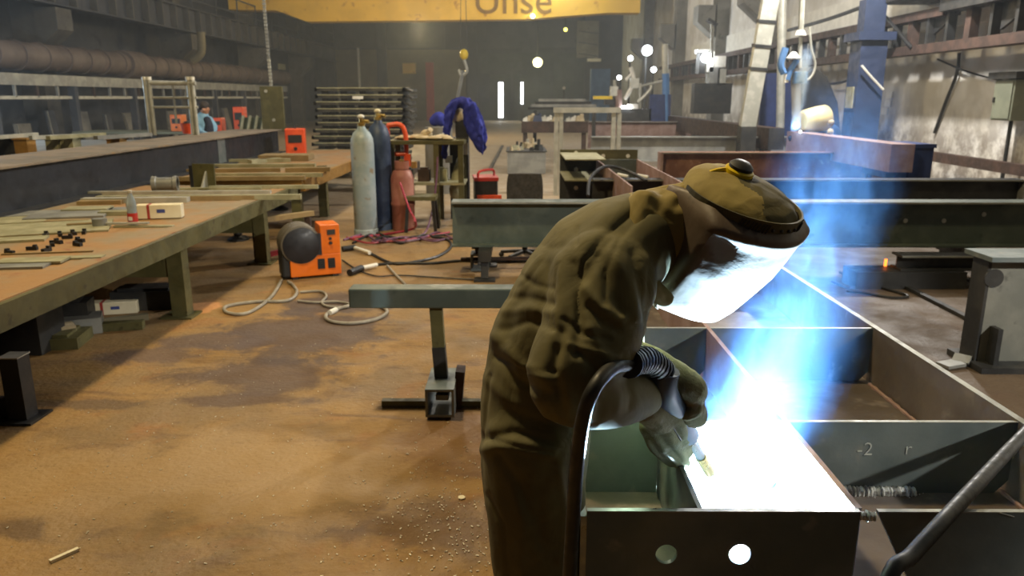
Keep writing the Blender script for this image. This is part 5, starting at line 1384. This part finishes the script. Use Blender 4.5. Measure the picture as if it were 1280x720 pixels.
# two beams running down the bay on the right, near end toward the camera
def long_beam(name, x, y0, y1, ztop, h, w, mat, label, cap):
    t = thing(name, label, 'beam', (x, y0, ztop - h))
    MB().span(x, x + w, y0, y1, ztop - .02, ztop).build('top_flange', mat, t)
    MB().span(x, x + w, y0, y1, ztop - h, ztop - h + .02).build('lower_flange', mat, t)
    MB().span(x, x + .015, y0, y1, ztop - h + .02, ztop - .02).build('web', mat, t)
    MB().span(x - .005, x + w, y0 - .015, y0, ztop - h, ztop).build('end_plate', cap, t)
    return t
long_beam('brown_girder', 4.85, 10.0, 13.9, 1.115, .36, .3, 'rust_pink', 'pale brown girder running back under the far welder', 'rust_pink')
long_beam('box_girder', 4.95, 15.2, 26, 1.12, .42, .3, 'rust_dark', 'dull brown girder running far back beyond the far welder', 'mill_dark')
for (x, y, h, lab) in ((5.0, 10.6, .754, 'trestle under the near end of the pale brown girder'), (5.0, 13.3, .754, 'trestle under the far end of the pale brown girder'), (5.1, 16, .699, 'trestle under the near end of the dull brown girder'), (5.1, 22, .699, 'trestle under the far part of the dull brown girder')):
    trestle(x, y, h, lab)
a_, b_ = at(1111, 180, Y=10.2), at(1164, 220, Y=10.2)
t = thing('blue_tank', 'deep blue steel tank beside the end of the pale brown girder', 'tank', ((a_.x + b_.x) / 2, 10.2, 0))
MB().span(5.2, b_.x, 10.2, 10.9, b_.z - .1, a_.z).build('body', 'box_blue', t, bevel=.02)
MB().span(5.2, b_.x, 10.16, 10.2, a_.z - .05, a_.z).build('rim', 'box_blue', t)
for x in (5.26, b_.x - .05): MB().span(x - .04, x + .04, 10.3, 10.38, 0, b_.z - .1).build('leg', 'mill_dark', t)
c = at(1128, 189, Y=10.19); MB().ball(c, .02, 8, 6).build('bolt', 'pale_steel', t)
# second girder seen end on with bolted plates
Yk = 11.6
t = thing('bolted_girder', 'brown girder with a bolted end plate and stacked dark bays, beyond the green beam', 'girder', (1.3, 9.5, 0))
x0, x1 = at(700, 195, Y=Yk).x, at(797, 195, Y=Yk).x; xm = at(745, 195, Y=Yk).x
zt = at(750, 187, Y=Yk).z; z1 = at(750, 199, Y=Yk).z
MB().span(x0, x1, Yk, Yk + .02, z1, zt).build('end_plate', 'olive_paint', t)
for px, py in ((720, 191), (754, 195), (785, 195)):
    c = at(px, py, Y=Yk - .005); MB().cyl(c, c + Vector((0, .01, 0)), .03).build('bolt_hole', 'white', t)
for py in (199, 225): 
    z = at(720, py, Y=Yk - 1.3).z; MB().span(x0, xm, Yk - 1.3, Yk, z - .015, z).build('shelf_plate', 'olive_grey', t)
MB().span(x0, xm, Yk - .02, Yk, .1, z1).build('bay_back', 'mill_dark', t)
for px, py in ((720, 212), (720, 235)):
    c = at(px, py, Y=Yk - .03); MB().cyl(c, c + Vector((0, .012, 0)), .032).build('bolt_hole', 'white', t)
MB().span(xm, xm + .02, 8.0, Yk, .2, z1).build('flange', 'rust_pink', t)
MB().span(x1 - .02, x1, 8.0, Yk, .2, .80).build('flange', 'rust_pink', t)
MB().span(xm + .02, x1 - .02, 8.0, Yk, .50, .515).build('web', 'rust_pink', t)
MB().span(xm, x1, Yk - .05, Yk - .03, .515, z1).build('cross_plate', 'primer_green', t)
MB().span(x0, x1, 9.0, 9.1, 0, .2).build('support', 'mill_dark', t); MB().span(x0, x1, 11, 11.1, 0, .2).build('support', 'mill_dark', t)
cable('welding_cable', [at(735, 245, Y=8.6), at(737, 225, Y=8.9), at(748, 212, Y=9.3), at(762, 208, Y=9.6), at(785, 214, Y=9.6), at(808, 226, Y=9.2)], .02, 'rubber', 'black cable arched over the bolted girder')
for k in range(2):
    a_ = at([772, 797][k], [218, 219][k], Y=9.6); MB_ = MB().cyl(a_, a_ + Vector((.12, -.1, -.02)), .022)
    tag(MB_.build('cable_sleeve', 'white'), ['left', 'right'][k] + ' white sleeve on the cable over the bolted girder', 'sleeve')
# pale tubular frame
Yf = 13.6
t = thing('tube_scaffold', 'tall pale tubular frame of doubled posts standing over the bolted girder', 'frame', (at(733, 240, Y=Yf).x, Yf, 0))
zt = at(733, 141, Y=Yf).z
for px in (695, 701, 766, 773):
    x = at(px, 190, Y=Yf).x; MB().span(x - .035, x + .035, Yf, Yf + .07, 0, zt).build('post', 'pale_steel', t)
xa, xb = at(692, 140, Y=Yf).x, at(776, 140, Y=Yf).x
MB().span(xa, xb, Yf - .02, Yf + .09, zt, zt + .09).build('top_rail', 'pale_steel', t)
# grey bars on racks farther back
t = thing('bar_rack', 'rack of long grey bars standing far back beyond the pale frame', 'rack', (at(705, 135, Y=22).x, 22, 0))
x0, x1 = at(660, 130, Y=22).x, at(752, 130, Y=22).x
for k in range(4):
    z = at(700, 137 - 3.4 * k, Y=22).z; MB().span(x0 + .1 * k, x1 - .15 * k, 21.95, 22.2, z, z + .07).build('bar', 'grey_steel' if k % 2 else 'mill_dark', t)
zl = at(700, 138, Y=22).z
for x in (x0 + .2, x1 - .2): MB().span(x - .05, x + .05, 22, 22.12, 0, zl).build('leg', 'mill_dark', t)
# low grey tray with jumbled parts
Yl = 17.5
a_, b_ = at(634, 190, Y=Yl), at(682, 211, Y=Yl)
t = thing('steel_tray', 'low pale grey steel tray on the aisle floor holding jumbled parts', 'tray', (a_.x, Yl, 0))
MB().span(a_.x, b_.x, Yl, Yl + 1.6, .01, a_.z).build('body', 'grey_steel', t); MB().span(a_.x - .03, b_.x + .03, Yl - .02, Yl + 1.62, a_.z, a_.z + .02).build('rim', 'mill_dark', t)
rr = random.Random(31)
for k in range(16):
    x = a_.x + .1 + (b_.x - a_.x - .25) * k / 15; y = Yl + rr.uniform(.15, 1.5); s = rr.uniform(.05, .13); z = a_.z + .02
    mb = MB().box((0, 0, s / 2), (s * rr.uniform(1, 2.4), s, s), None, .8); 
    if k % 3 == 0: mb.cyl((0, 0, s), (0, 0, s * 2), s * .3, n=8)
    o = mb.build('loose_part', ['rag', 'pale_steel', 'olive_grey', 'mill_dark'][k % 4]); o.location = (min(x, b_.x - .12), y, z); o.rotation_euler = (0, 0, rr.uniform(0, 3))
    tag(o, NTH[k] + ' from the left of the jumbled parts on the low tray', 'part', 'jumble on the low tray')
t = thing('brown_bench', 'brown steel bench behind the jumbled tray, white parts on top', 'bench', (at(680, 160, Y=21).x, 21, 0))
a_, b_ = at(652, 152, Y=21), at(735, 166, Y=21)
MB().span(a_.x, b_.x, 21, 21.6, b_.z, a_.z).build('apron', 'rust_dark', t); 
for x in (a_.x + .1, b_.x - .1): MB().span(x - .06, x + .06, 21.1, 21.2, 0, b_.z).build('leg', 'rust_dark', t)
for k in range(10):
    x = a_.x + .1 + (b_.x - a_.x - .3) * k / 9; s = rr.uniform(.08, .16)
    o = MB().box((0, 0, s / 2), (s * 1.6, s, s), None, .7).ball((s * .3, 0, s), s * .4, 8, 5).build('loose_part', ['white', 'rag', 'column_blue', 'pale_steel'][k % 4]); o.location = (x, 21.1 + rr.uniform(0, .4), a_.z + .001)
    tag(o, NTH[k] + ' from the left of the small parts on the brown bench', 'part', 'parts on the brown bench')
c = at(611, 205, z=0)
tag(MB().bar(at(612, 212, z=.02), at(628, 182, z=.03), .08, .04).build('floor_rail', 'mill_dark'), 'dark rail on the aisle floor left of the low tray', 'rail')

# boom arms cluster
Yg = 25.5
t = thing('boom_machine', 'tall welding machine with thin boom arms and cables, under white lamps', 'machine', (at(790, 140, Y=Yg).x, Yg, 0))
G = lambda x, y, d=0: at(x, y, Y=Yg + d)
for pts, r_, m_ in ((((773, 160), (773, 112)), .12, 'rust_pink'), (((781, 124), (792, 103), (788, 84)), .07, 'white'), (((797, 128), (812, 113), (814, 106)), .06, 'pale_steel'), (((770, 122), (768, 100)), .05, 'pale_steel'), (((782, 100), (790, 92)), .05, 'white'),
                    (((792, 110), (832, 100)), .04, 'pale_steel'), (((800, 160), (800, 104)), .05, 'pale_steel'), (((832, 92), (833, 160)), .12, 'door_blue'), (((831, 55), (832, 100)), .1, 'pale_steel')):
    MB().tube([G(*q) for q in pts], r_, 8, 4 if len(pts) > 2 else 0).build('boom_arm', m_, t, smooth=True)
for (x0, x1, y0, y1, m_) in ((742, 765, 120, 124, 'yellow'), (756, 768, 124, 131, 'black'), (784, 797, 130, 136, 'white'), (763, 772, 108, 120, 'pale_steel'), (788, 798, 98, 110, 'pale_steel'), (760, 812, 136, 170, 'mill_dark'), (812, 836, 118, 165, 'box_blue')):
    a_, b_ = G(x0, y0), G(x1, y1); MB().span(a_.x, b_.x, Yg - .1, Yg + .2, b_.z, a_.z).build('housing', m_, t)
a_ = G(783, 134, -.15); MB().box(a_, (.3, .05, .08)).build('lit_panel', 'lamp_white', t)
MB().span(G(756, 0).x, G(836, 0).x, Yg, Yg + .4, 0, G(780, 160).z).build('base', 'mill_dark', t)

# fume arm over the far welder
Yv = 13.6
V_ = lambda x, y, d=0: at(x, y, Y=Yv + d)
t = thing('fume_arm', 'blue and white jointed fume arm hanging over the far welding arc', 'extraction arm', tuple(V_(1000, 20)))
MB().tube([V_(1003, -10), V_(1001, 38)], .05, 8).build('drop_tube', 'pale_steel', t, smooth=True)
MB().lathe([(.06, 0), (.10, -.08), (.02, -.09)], V_(1001, 38), (0, 0, 1), 14).build('upper_shade', 'white', t, smooth=True)
MB().cyl(V_(1001, 42), V_(1000, 85), .03).build('stem', 'pale_steel', t)
MB().lathe([(.04, .04), (.12, -.06), (.10, -.08), (.01, -.08)], V_(992, 68), (0, 0, 1), 14).build('cone_hood', 'white', t, smooth=True)
MB().tube([V_(996, 75), V_(988, 88), V_(984, 100)], .05, 8, 4).build('lower_arm', 'door_blue', t, smooth=True)
MB().box(V_(1000, 97), (.22, .14, .2)).build('joint_box', 'door_blue', t, bevel=.02)
MB().box(V_(983, 98), (.06, .06, .14)).build('bracket', 'white', t)
MB().tube([V_(1012, 34), V_(1014, 60), V_(1019, 80), V_(1014, 96), V_(1000, 104)], .022, 8, 5).build('air_hose', 'pale_steel', t, smooth=True)
MB().tube([V_(982, 60), V_(976, 80), V_(980, 92)], .06, 8, 4).build('blue_hose', 'door_blue', t, smooth=True)
MB().cyl(V_(1003, -10), Vector((V_(1003, -10).x, Yv, ZR)), .04).build('hanger', 'mill_dark', t)

# far welder bending in a cream mask
def P3(x, y, d): return at(x, y, Y=d)
fw = thing('person', 'far welder crouching behind the pale brown girder in a cream welding mask', 'person', (5.5, 14.0, 0))
mb = MB()
limb(mb, [((5.75, 14.1, .78), .17), ((5.68, 14.05, 1.05), .19), (P3(1030, 170, 13.95), .17)], 16)
limb(mb, [((5.75, 14.02, .76), .1), ((5.55, 13.98, .45), .08), ((5.7, 14.0, .1), .06)], 12)
limb(mb, [((5.75, 14.22, .76), .1), ((5.55, 14.22, .45), .08), ((5.7, 14.22, .1), .06)], 12)
limb(mb, [(P3(1040, 178, 13.8), .09), (P3(1056, 196, 13.65), .07), (P3(1036, 168, 13.5), .05)], 12)
limb(mb, [(P3(1018, 176, 14.1), .09), (P3(1000, 185, 14.0), .07), (P3(988, 172, 13.7), .05)], 12)
mb.ball(P3(1012, 150, 13.75), (.11, .12, .14), 14, 10)
remesh(mb, 'body', 'navy', fw, .02, 2, lambda p: .01 * ridge(p, 6, 6, 6))
mb = MB(); c = P3(1012, 150, 13.7); ax = (P3(990, 152, 13.6) - P3(1034, 146, 13.75)).normalized()
ring0 = None; rings = []
u_ = Vector((0, 0, 1)) - ax * ax.z; u_.normalize(); v_ = ax.cross(u_)
for k, (h, r) in enumerate(((-.30, .25), (-.15, .245), (0, .225), (.10, .205), (.15, .17), (.17, .08))):
    rings.append(mb.ring(c + ax * h + Vector((0, 0, .02 * k * .0)), u_ * r * .9, v_ * r, 20))
mb.skin(rings[:], cap=False); mb.b.faces.new(rings[-1])
sh = mb.build('welding_mask', 'cream', fw, smooth=True); sd = sh.modifiers.new('thick', 'SOLIDIFY'); sd.thickness = .012
MB().ball(P3(1038, 153, 13.55), (.07, .06, .06), 10, 8).ball(P3(1038, 165, 13.5), (.06, .05, .06), 10, 8).build('glove', 'rag', fw, smooth=True)
MB().span(P3(1005, 0, 13.9).x, P3(1012, 0, 13.9).x, 13.95, 13.99, 0.02, .1).build('boot', 'black', fw)
tag(MB().ball((4.866, 13.30, 1.133), (.017, .017, .017), 10, 8).build('welding_arc', 'arc_glow'), 'bright point of the far welding arc by the cream mask', 'arc')
SB2, ST2, SBD2 = Vector((4.77, 13.32, 1.122)), Vector((4.92, 13.45, 2.6)), Vector((.0, 0, 0))
M['smoke_far'] = smoke_material('far_welding_smoke', SB2, ST2, .13, .2, SBD2, 13.0, 5.0, (.45, .66, 1.0, 1))
smoke('smoke', SB2, ST2, .13, .2, 'smoke_far', 'blue lit smoke column over the far welding arc', SBD2)

# worker in light blue at the left, and orange machines behind him
mw = thing('person', 'worker in a light blue shirt and dark bib standing behind the long dark girder', 'person', (at(254, 160, Y=14).x, 14.0, 0))
Wp = lambda x, y, d=14.0: at(x, y, Y=d)
mb = MB()
limb(mb, [(Wp(252, 190), .17), (Wp(253, 172), .165), (Wp(254, 155), .18), (Wp(254, 148), .12)], 16)
limb(mb, [(Vector((Wp(252, 190).x, 14.0, .9)), .17), (Vector((Wp(252, 190).x, 13.9, .5)), .11), (Vector((Wp(252, 190).x, 14.0, .1)), .09)], 12)
limb(mb, [(Vector((Wp(252, 190).x, 14.15, .9)), .15), (Vector((Wp(252, 190).x, 14.2, .5)), .11), (Vector((Wp(252, 190).x, 14.2, .1)), .09)], 12)
limb(mb, [(Wp(246, 150, 13.9), .075), (Wp(246, 163, 13.8), .065), (Wp(259, 168, 13.7), .045)], 12)
limb(mb, [(Wp(262, 150, 14.15), .07), (Wp(268, 160, 14.1), .06), (Wp(264, 168, 13.9), .045)], 12)
limb(mb, [(Wp(255, 148), .06), (Wp(256, 142), .055)], 10)
remesh(mb, 'body', 'sky_cloth', mw, .018, 2, lambda p: .008 * ridge(p, 8, 8, 6))
mb = MB().ball(Wp(256, 136.5), (.078, .09, .108), 14, 10); mb.ball(Wp(261, 137, 13.93), (.025, .025, .02), 8, 6); mb.ball(Wp(254, 137, 13.9), (.02, .012, .03), 8, 6)
hd = remesh(mb, 'head', 'skin', mw, .012, 2)
MB().ball(Wp(254.2, 132.6), (.098, .115, .095), 14, 10).build('hair', 'hair', hd, smooth=True)
MB().ball(Wp(258.5, 135.5, 13.905), (.008, .008, .008), 6, 4).ball(Wp(261, 135.5, 13.93), (.008, .008, .008), 6, 4).build('eye', 'black', hd)
mb = MB(); limb(mb, [(Wp(259, 150, 13.92), .07), (Wp(261, 160, 13.92), .085), (Wp(260, 172, 13.92), .10)], 14); remesh(mb, 'bib', 'navy', mw, .02, 2)
mb = MB()
for (x, y, d) in ((262, 167, 13.68), (266, 167, 13.85)):
    mb.ball(Wp(x, y, d), (.05, .035, .03), 8, 6)
    for j in range(4): limb(mb, [(Wp(x + 1, y + .2, d) + Vector((0, (j - 1.5) * .018, 0)), .011), (Wp(x + 5, y + 1, d) + Vector((0, (j - 1.5) * .02, -.01)), .009)], 6, 2)
    limb(mb, [(Wp(x, y - .5, d), .012), (Wp(x + 2.5, y - 1.5, d) + Vector((0, -.03, 0)), .01)], 6, 2)
remesh(mb, 'hands', 'skin', mw, .008, 1)
c = at(236, 169, z=1.12)
t = thing('orange_bucket', 'small orange red bucket beside the worker in light blue', 'bucket', (c.x, c.y, 1.121))
cx_, cy_ = max(min(c.x, -4.6), -5.3), c.y
c = at(237, 168, Y=12.8); cx_ = -5.4
MB().lathe([(.10, 0), (.13, .17), (.12, .17), (.10, .02), (.001, .02)], (c.x, 12.8, 1.121), (0, 0, 1), 16).build('pail', 'orange_red', t, smooth=True)
MB().ball((c.x, 12.8, 1.28), (.09, .09, .05), 10, 6).build('contents', 'black', t, smooth=True)
t = thing('wall_bench', 'grey green bench by the left wall holding orange machines', 'bench', (-9.6, 20.5, 0))
MB().span(-11.5, -7.2, 20, 21.2, .78, .84).build('top', 'cabinet', t)
for x in (-11.3, -9.4, -7.4):
    for y in (20.1, 21.1): MB().span(x - .05, x + .05, y - .05, y + .05, 0, .78).build('leg', 'mill_dark', t)
for k, (px, w, h, lab) in enumerate(((221, .30, .42, 'dull orange machine on the wall bench seen through the tube frame'), (272, .22, .34, 'small orange machine on the wall bench right of the worker'), (299, .26, .62, 'tall bright orange machine at the right end of the wall bench'))):
    x = at(px, 150, Y=20.4).x; power_box('welding_machine', (x, 20.5, .841), (w, .4, h), R(5), 'orange_red' if k else 'orange', lab)
x = at(318, 150, Y=20.2).x
t = thing('green_slat_crate', 'dark green slatted crate with pale slats left of the hanging plate', 'crate', (x, 20, 0))
MB().span(x - .35, x + .35, 20, 20.4, 0, .84).build('base', 'mill_dark', t)
for k in range(4):
    MB().bar((x - .3 + k * .18, 19.98, .84), (x - .2 + k * .18, 19.98, 1.25), .06, .05).build('slat', 'olive_grey', t)
MB().span(x - .35, x + .35, 20.05, 20.4, .84, 1.2).build('box', 'olive_green', t)
# tubular frame with white caps on the girder
Yz = 12.3
t = thing('tube_gate', 'grey tubular frame with white end caps standing on the long dark girder', 'frame', (at(214, 168, Y=Yz).x, Yz, 1.12))
zt = at(214, 100, Y=Yz).z
for px in (185, 190.5, 239, 244):
    x = at(px, 140, Y=Yz).x
    MB().cyl((x, Yz, 1.1205), (x, Yz, zt), .032, n=10).build('post', 'pale_steel', t, smooth=True)
    MB().cyl((x, Yz, zt), (x, Yz, zt + .05), .04, n=10).build('end_cap', 'white', t, smooth=True)
xa, xb = at(186, 100, Y=Yz).x, at(244, 100, Y=Yz).x
for py in (104, 122, 134):
    z = at(214, py, Y=Yz).z; MB().cyl((xa, Yz, z), (xb, Yz, z), .035 if py == 104 else .02, n=8).build('rail', 'pale_steel', t)
x = at(217, 120, Y=Yz).x; MB().cyl((x, Yz, zt - .05), (x, Yz, 1.3), .02, n=8).build('mid_post', 'grey_steel', t)
# loose bars and blocks on the girder top and the bench behind it
bb = thing('rear_bench', 'long grey bench behind the dark girder near the left wall', 'bench', (-8.4, 11, 0))
MB().span(-9.4, -6.6, 6, 15, .84, .90).build('top', 'concrete', bb)
for x in (-9.2, -6.8):
    for y in (6.3, 10, 14.7): MB().span(x - .06, x + .06, y - .06, y + .06, 0, .84).build('leg', 'mill_dark', bb)
for k, (p0_, p1_, mt_, lab) in enumerate((((-10, 173), (45, 166), 'pale_steel', 'bright pale bar propped on blocks at the left frame edge'), ((38, 170), (128, 161), 'pale_steel', 'long pale bar right of the bright one on the rear bench'), ((60, 172), (130, 165), 'olive_grey', 'olive bar under the long pale one'), ((120, 176), (188, 167), 'grey_steel', 'thin grey bar leading to the tube frame'))):
    a_, b_ = at(*p0_, X=-6.9), at(*p1_, X=-6.9)
    a_, b_ = at(*p0_, Y=10.2), at(*p1_, Y=11.2)
    tag(MB().bar((a_.x, a_.y, 1.183), (b_.x, b_.y, 1.183), .07, .05).build('steel_bar', mt_), lab, 'steel bar', 'bars on the rear bench')
for k, (px, mt_, lab) in enumerate(((31, 'ochre_steel', 'ochre block under the bright pale bar'), (70, 'olive_grey', 'pale olive block, left of the two under the long bar'), (88, 'olive_grey', 'pale olive block, right of the two under the long bar'), (146, 'ochre_steel', 'ochre box near the tube frame'), (10, 'mill_dark', 'dark block at the left frame edge behind the girder'))):
    x = at(px, 178, Y=10.7).x
    mb = MB().box((x, 10.7, 1.02), (.18, .2, .24)); mb.box((x, 10.7, 1.145), (.22, .24, .02))
    tag(mb.build('support_block', mt_), lab, 'block', 'blocks on the rear bench')

# ------------------------------------------------------------------ right foreground floor
p = at(1230, 456, z=0)
t = thing('steel_pedestal', 'grey steel pedestal with a round hole at the right frame edge', 'pedestal', (3.3, 4.7, 0))
x0, x1 = at(1228, 400, Y=4.7).x, at(1228, 400, Y=4.7).x + .8
zt = at(1250, 318, Y=4.7).z
MB().span(x0, x1, 4.69, 4.71, .04, zt - .03).build('side_plate', 'pedestal', t)
MB().span(x0 - .02, x0, 4.69, 4.86, .04, zt - .03).build('end_plate', 'mill_dark', t)
MB().span(x0 - .06, x1, 4.6, 4.9, zt - .03, zt).build('top_plate', 'mill', t)
MB().span(x0 - .05, x1, 4.55, 4.95, 0, .04).build('base_plate', 'mill_dark', t)
c = at(1243, 348, Y=4.685); MB().cyl(c, c + Vector((0, .012, 0)), .06, n=18).build('hole', 'mill_dark', t)
MB().span(x0 + .05, x0 + .08, 4.6, 4.69, .04, .28).build('rib', 'mill_dark', t)
a_ = at(1178, 457, z=.02); b_ = at(1222, 446, z=.05)
tag(MB().bar(a_, (a_ + b_) / 2 + Vector((0, 0, -.01)), .1, .02).bar((a_ + b_) / 2 + Vector((0, 0, -.01)), Vector((x0 - .06, b_.y, .06)), .1, .02).build('bent_strip', 'grey_steel'), 'bent flat steel strip on the floor left of the pedestal', 'steel strip')
MBm = MB()
a_, b_ = at(1102, 343, z=.015), at(1226, 406, z=.015)
tag(MBm.bar(a_, b_, .05, .03).build('floor_rail', 'mill_dark'), 'dark steel rail set in the brown floor right of the girder', 'rail')
cable('floor_cable', fl((1040, 352), (1062, 360), (1085, 356), (1110, 362), (1135, 370), (1115, 372), (1080, 366), (1058, 364)), .012, 'rubber', 'black cable in a loose loop behind the welder smoke')
cable('floor_cable', fl((1050, 340), (1075, 350), (1100, 345), (1130, 358)), .012, 'rubber', 'black cable lying beside the loose loop')
p = at(1104, 353, z=0)
t = thing('hot_rod', 'short glowing orange rod standing upright on the floor', 'rod', (p.x, p.y, 0))
MB().cyl((p.x, p.y, .0), (p.x, p.y, .10), .013, n=8).build('lower_end', 'hot_tip', t)
MB().cyl((p.x, p.y, .10), (p.x, p.y, .225), .013, n=8).build('upper_end', 'hot', t)
MB().cyl((p.x, p.y, 0), (p.x, p.y, .012), .05, n=12).build('base', 'mill_dark', t)
cross_beam('low_channel', 6.9, 1130, 1330, .30, .14, .2, 'mill_dark', 'dark low channel on the floor under the green beam', (0, 0))
MB_ = MB().span(3.1, 4.1, 6.75, 7.05, 0, .159).build('packing_block', 'mill_dark'); tag(MB_, 'dark packing block under the low channel', 'block')

# swarf and chips on the floor
rr = random.Random(77); mb = MB()
for k in range(900):
    px, py = rr.uniform(0, 640), rr.uniform(420, 720)
    if rr.random() < .45: px, py = rr.gauss(560, 60), rr.gauss(660, 60)
    if py < 330 or py > 760: continue
    p = at(px, py, z=.003); s = rr.uniform(.0015, .0045)
    if p.x < -2.5: continue
    mb.box((p.x, p.y, .0025), (s * rr.uniform(1, 3.2), s, .003), (0, 0, rr.uniform(0, PI)))
o = mb.build('metal_chips', 'chips', kind='stuff'); tag(o, 'pale metal chips and swarf scattered over the brown floor', 'swarf')
p0, p1 = at(62, 702, z=.008), at(98, 686, z=.008)
tag(MB().bar(p0, p1, .016, .012).build('electrode_stub', 'card'), 'pale stick lying on the floor at the lower left', 'stick')
c = at(577, 622, z=.004)
tag(MB().lathe([(.001, 0), (.016, 0), (.016, .006), (.001, .007)], (c.x, c.y, .001), (0, 0, 1), 10).build('paper_scrap', 'card'), 'pale round scrap on the floor by the welder', 'scrap')
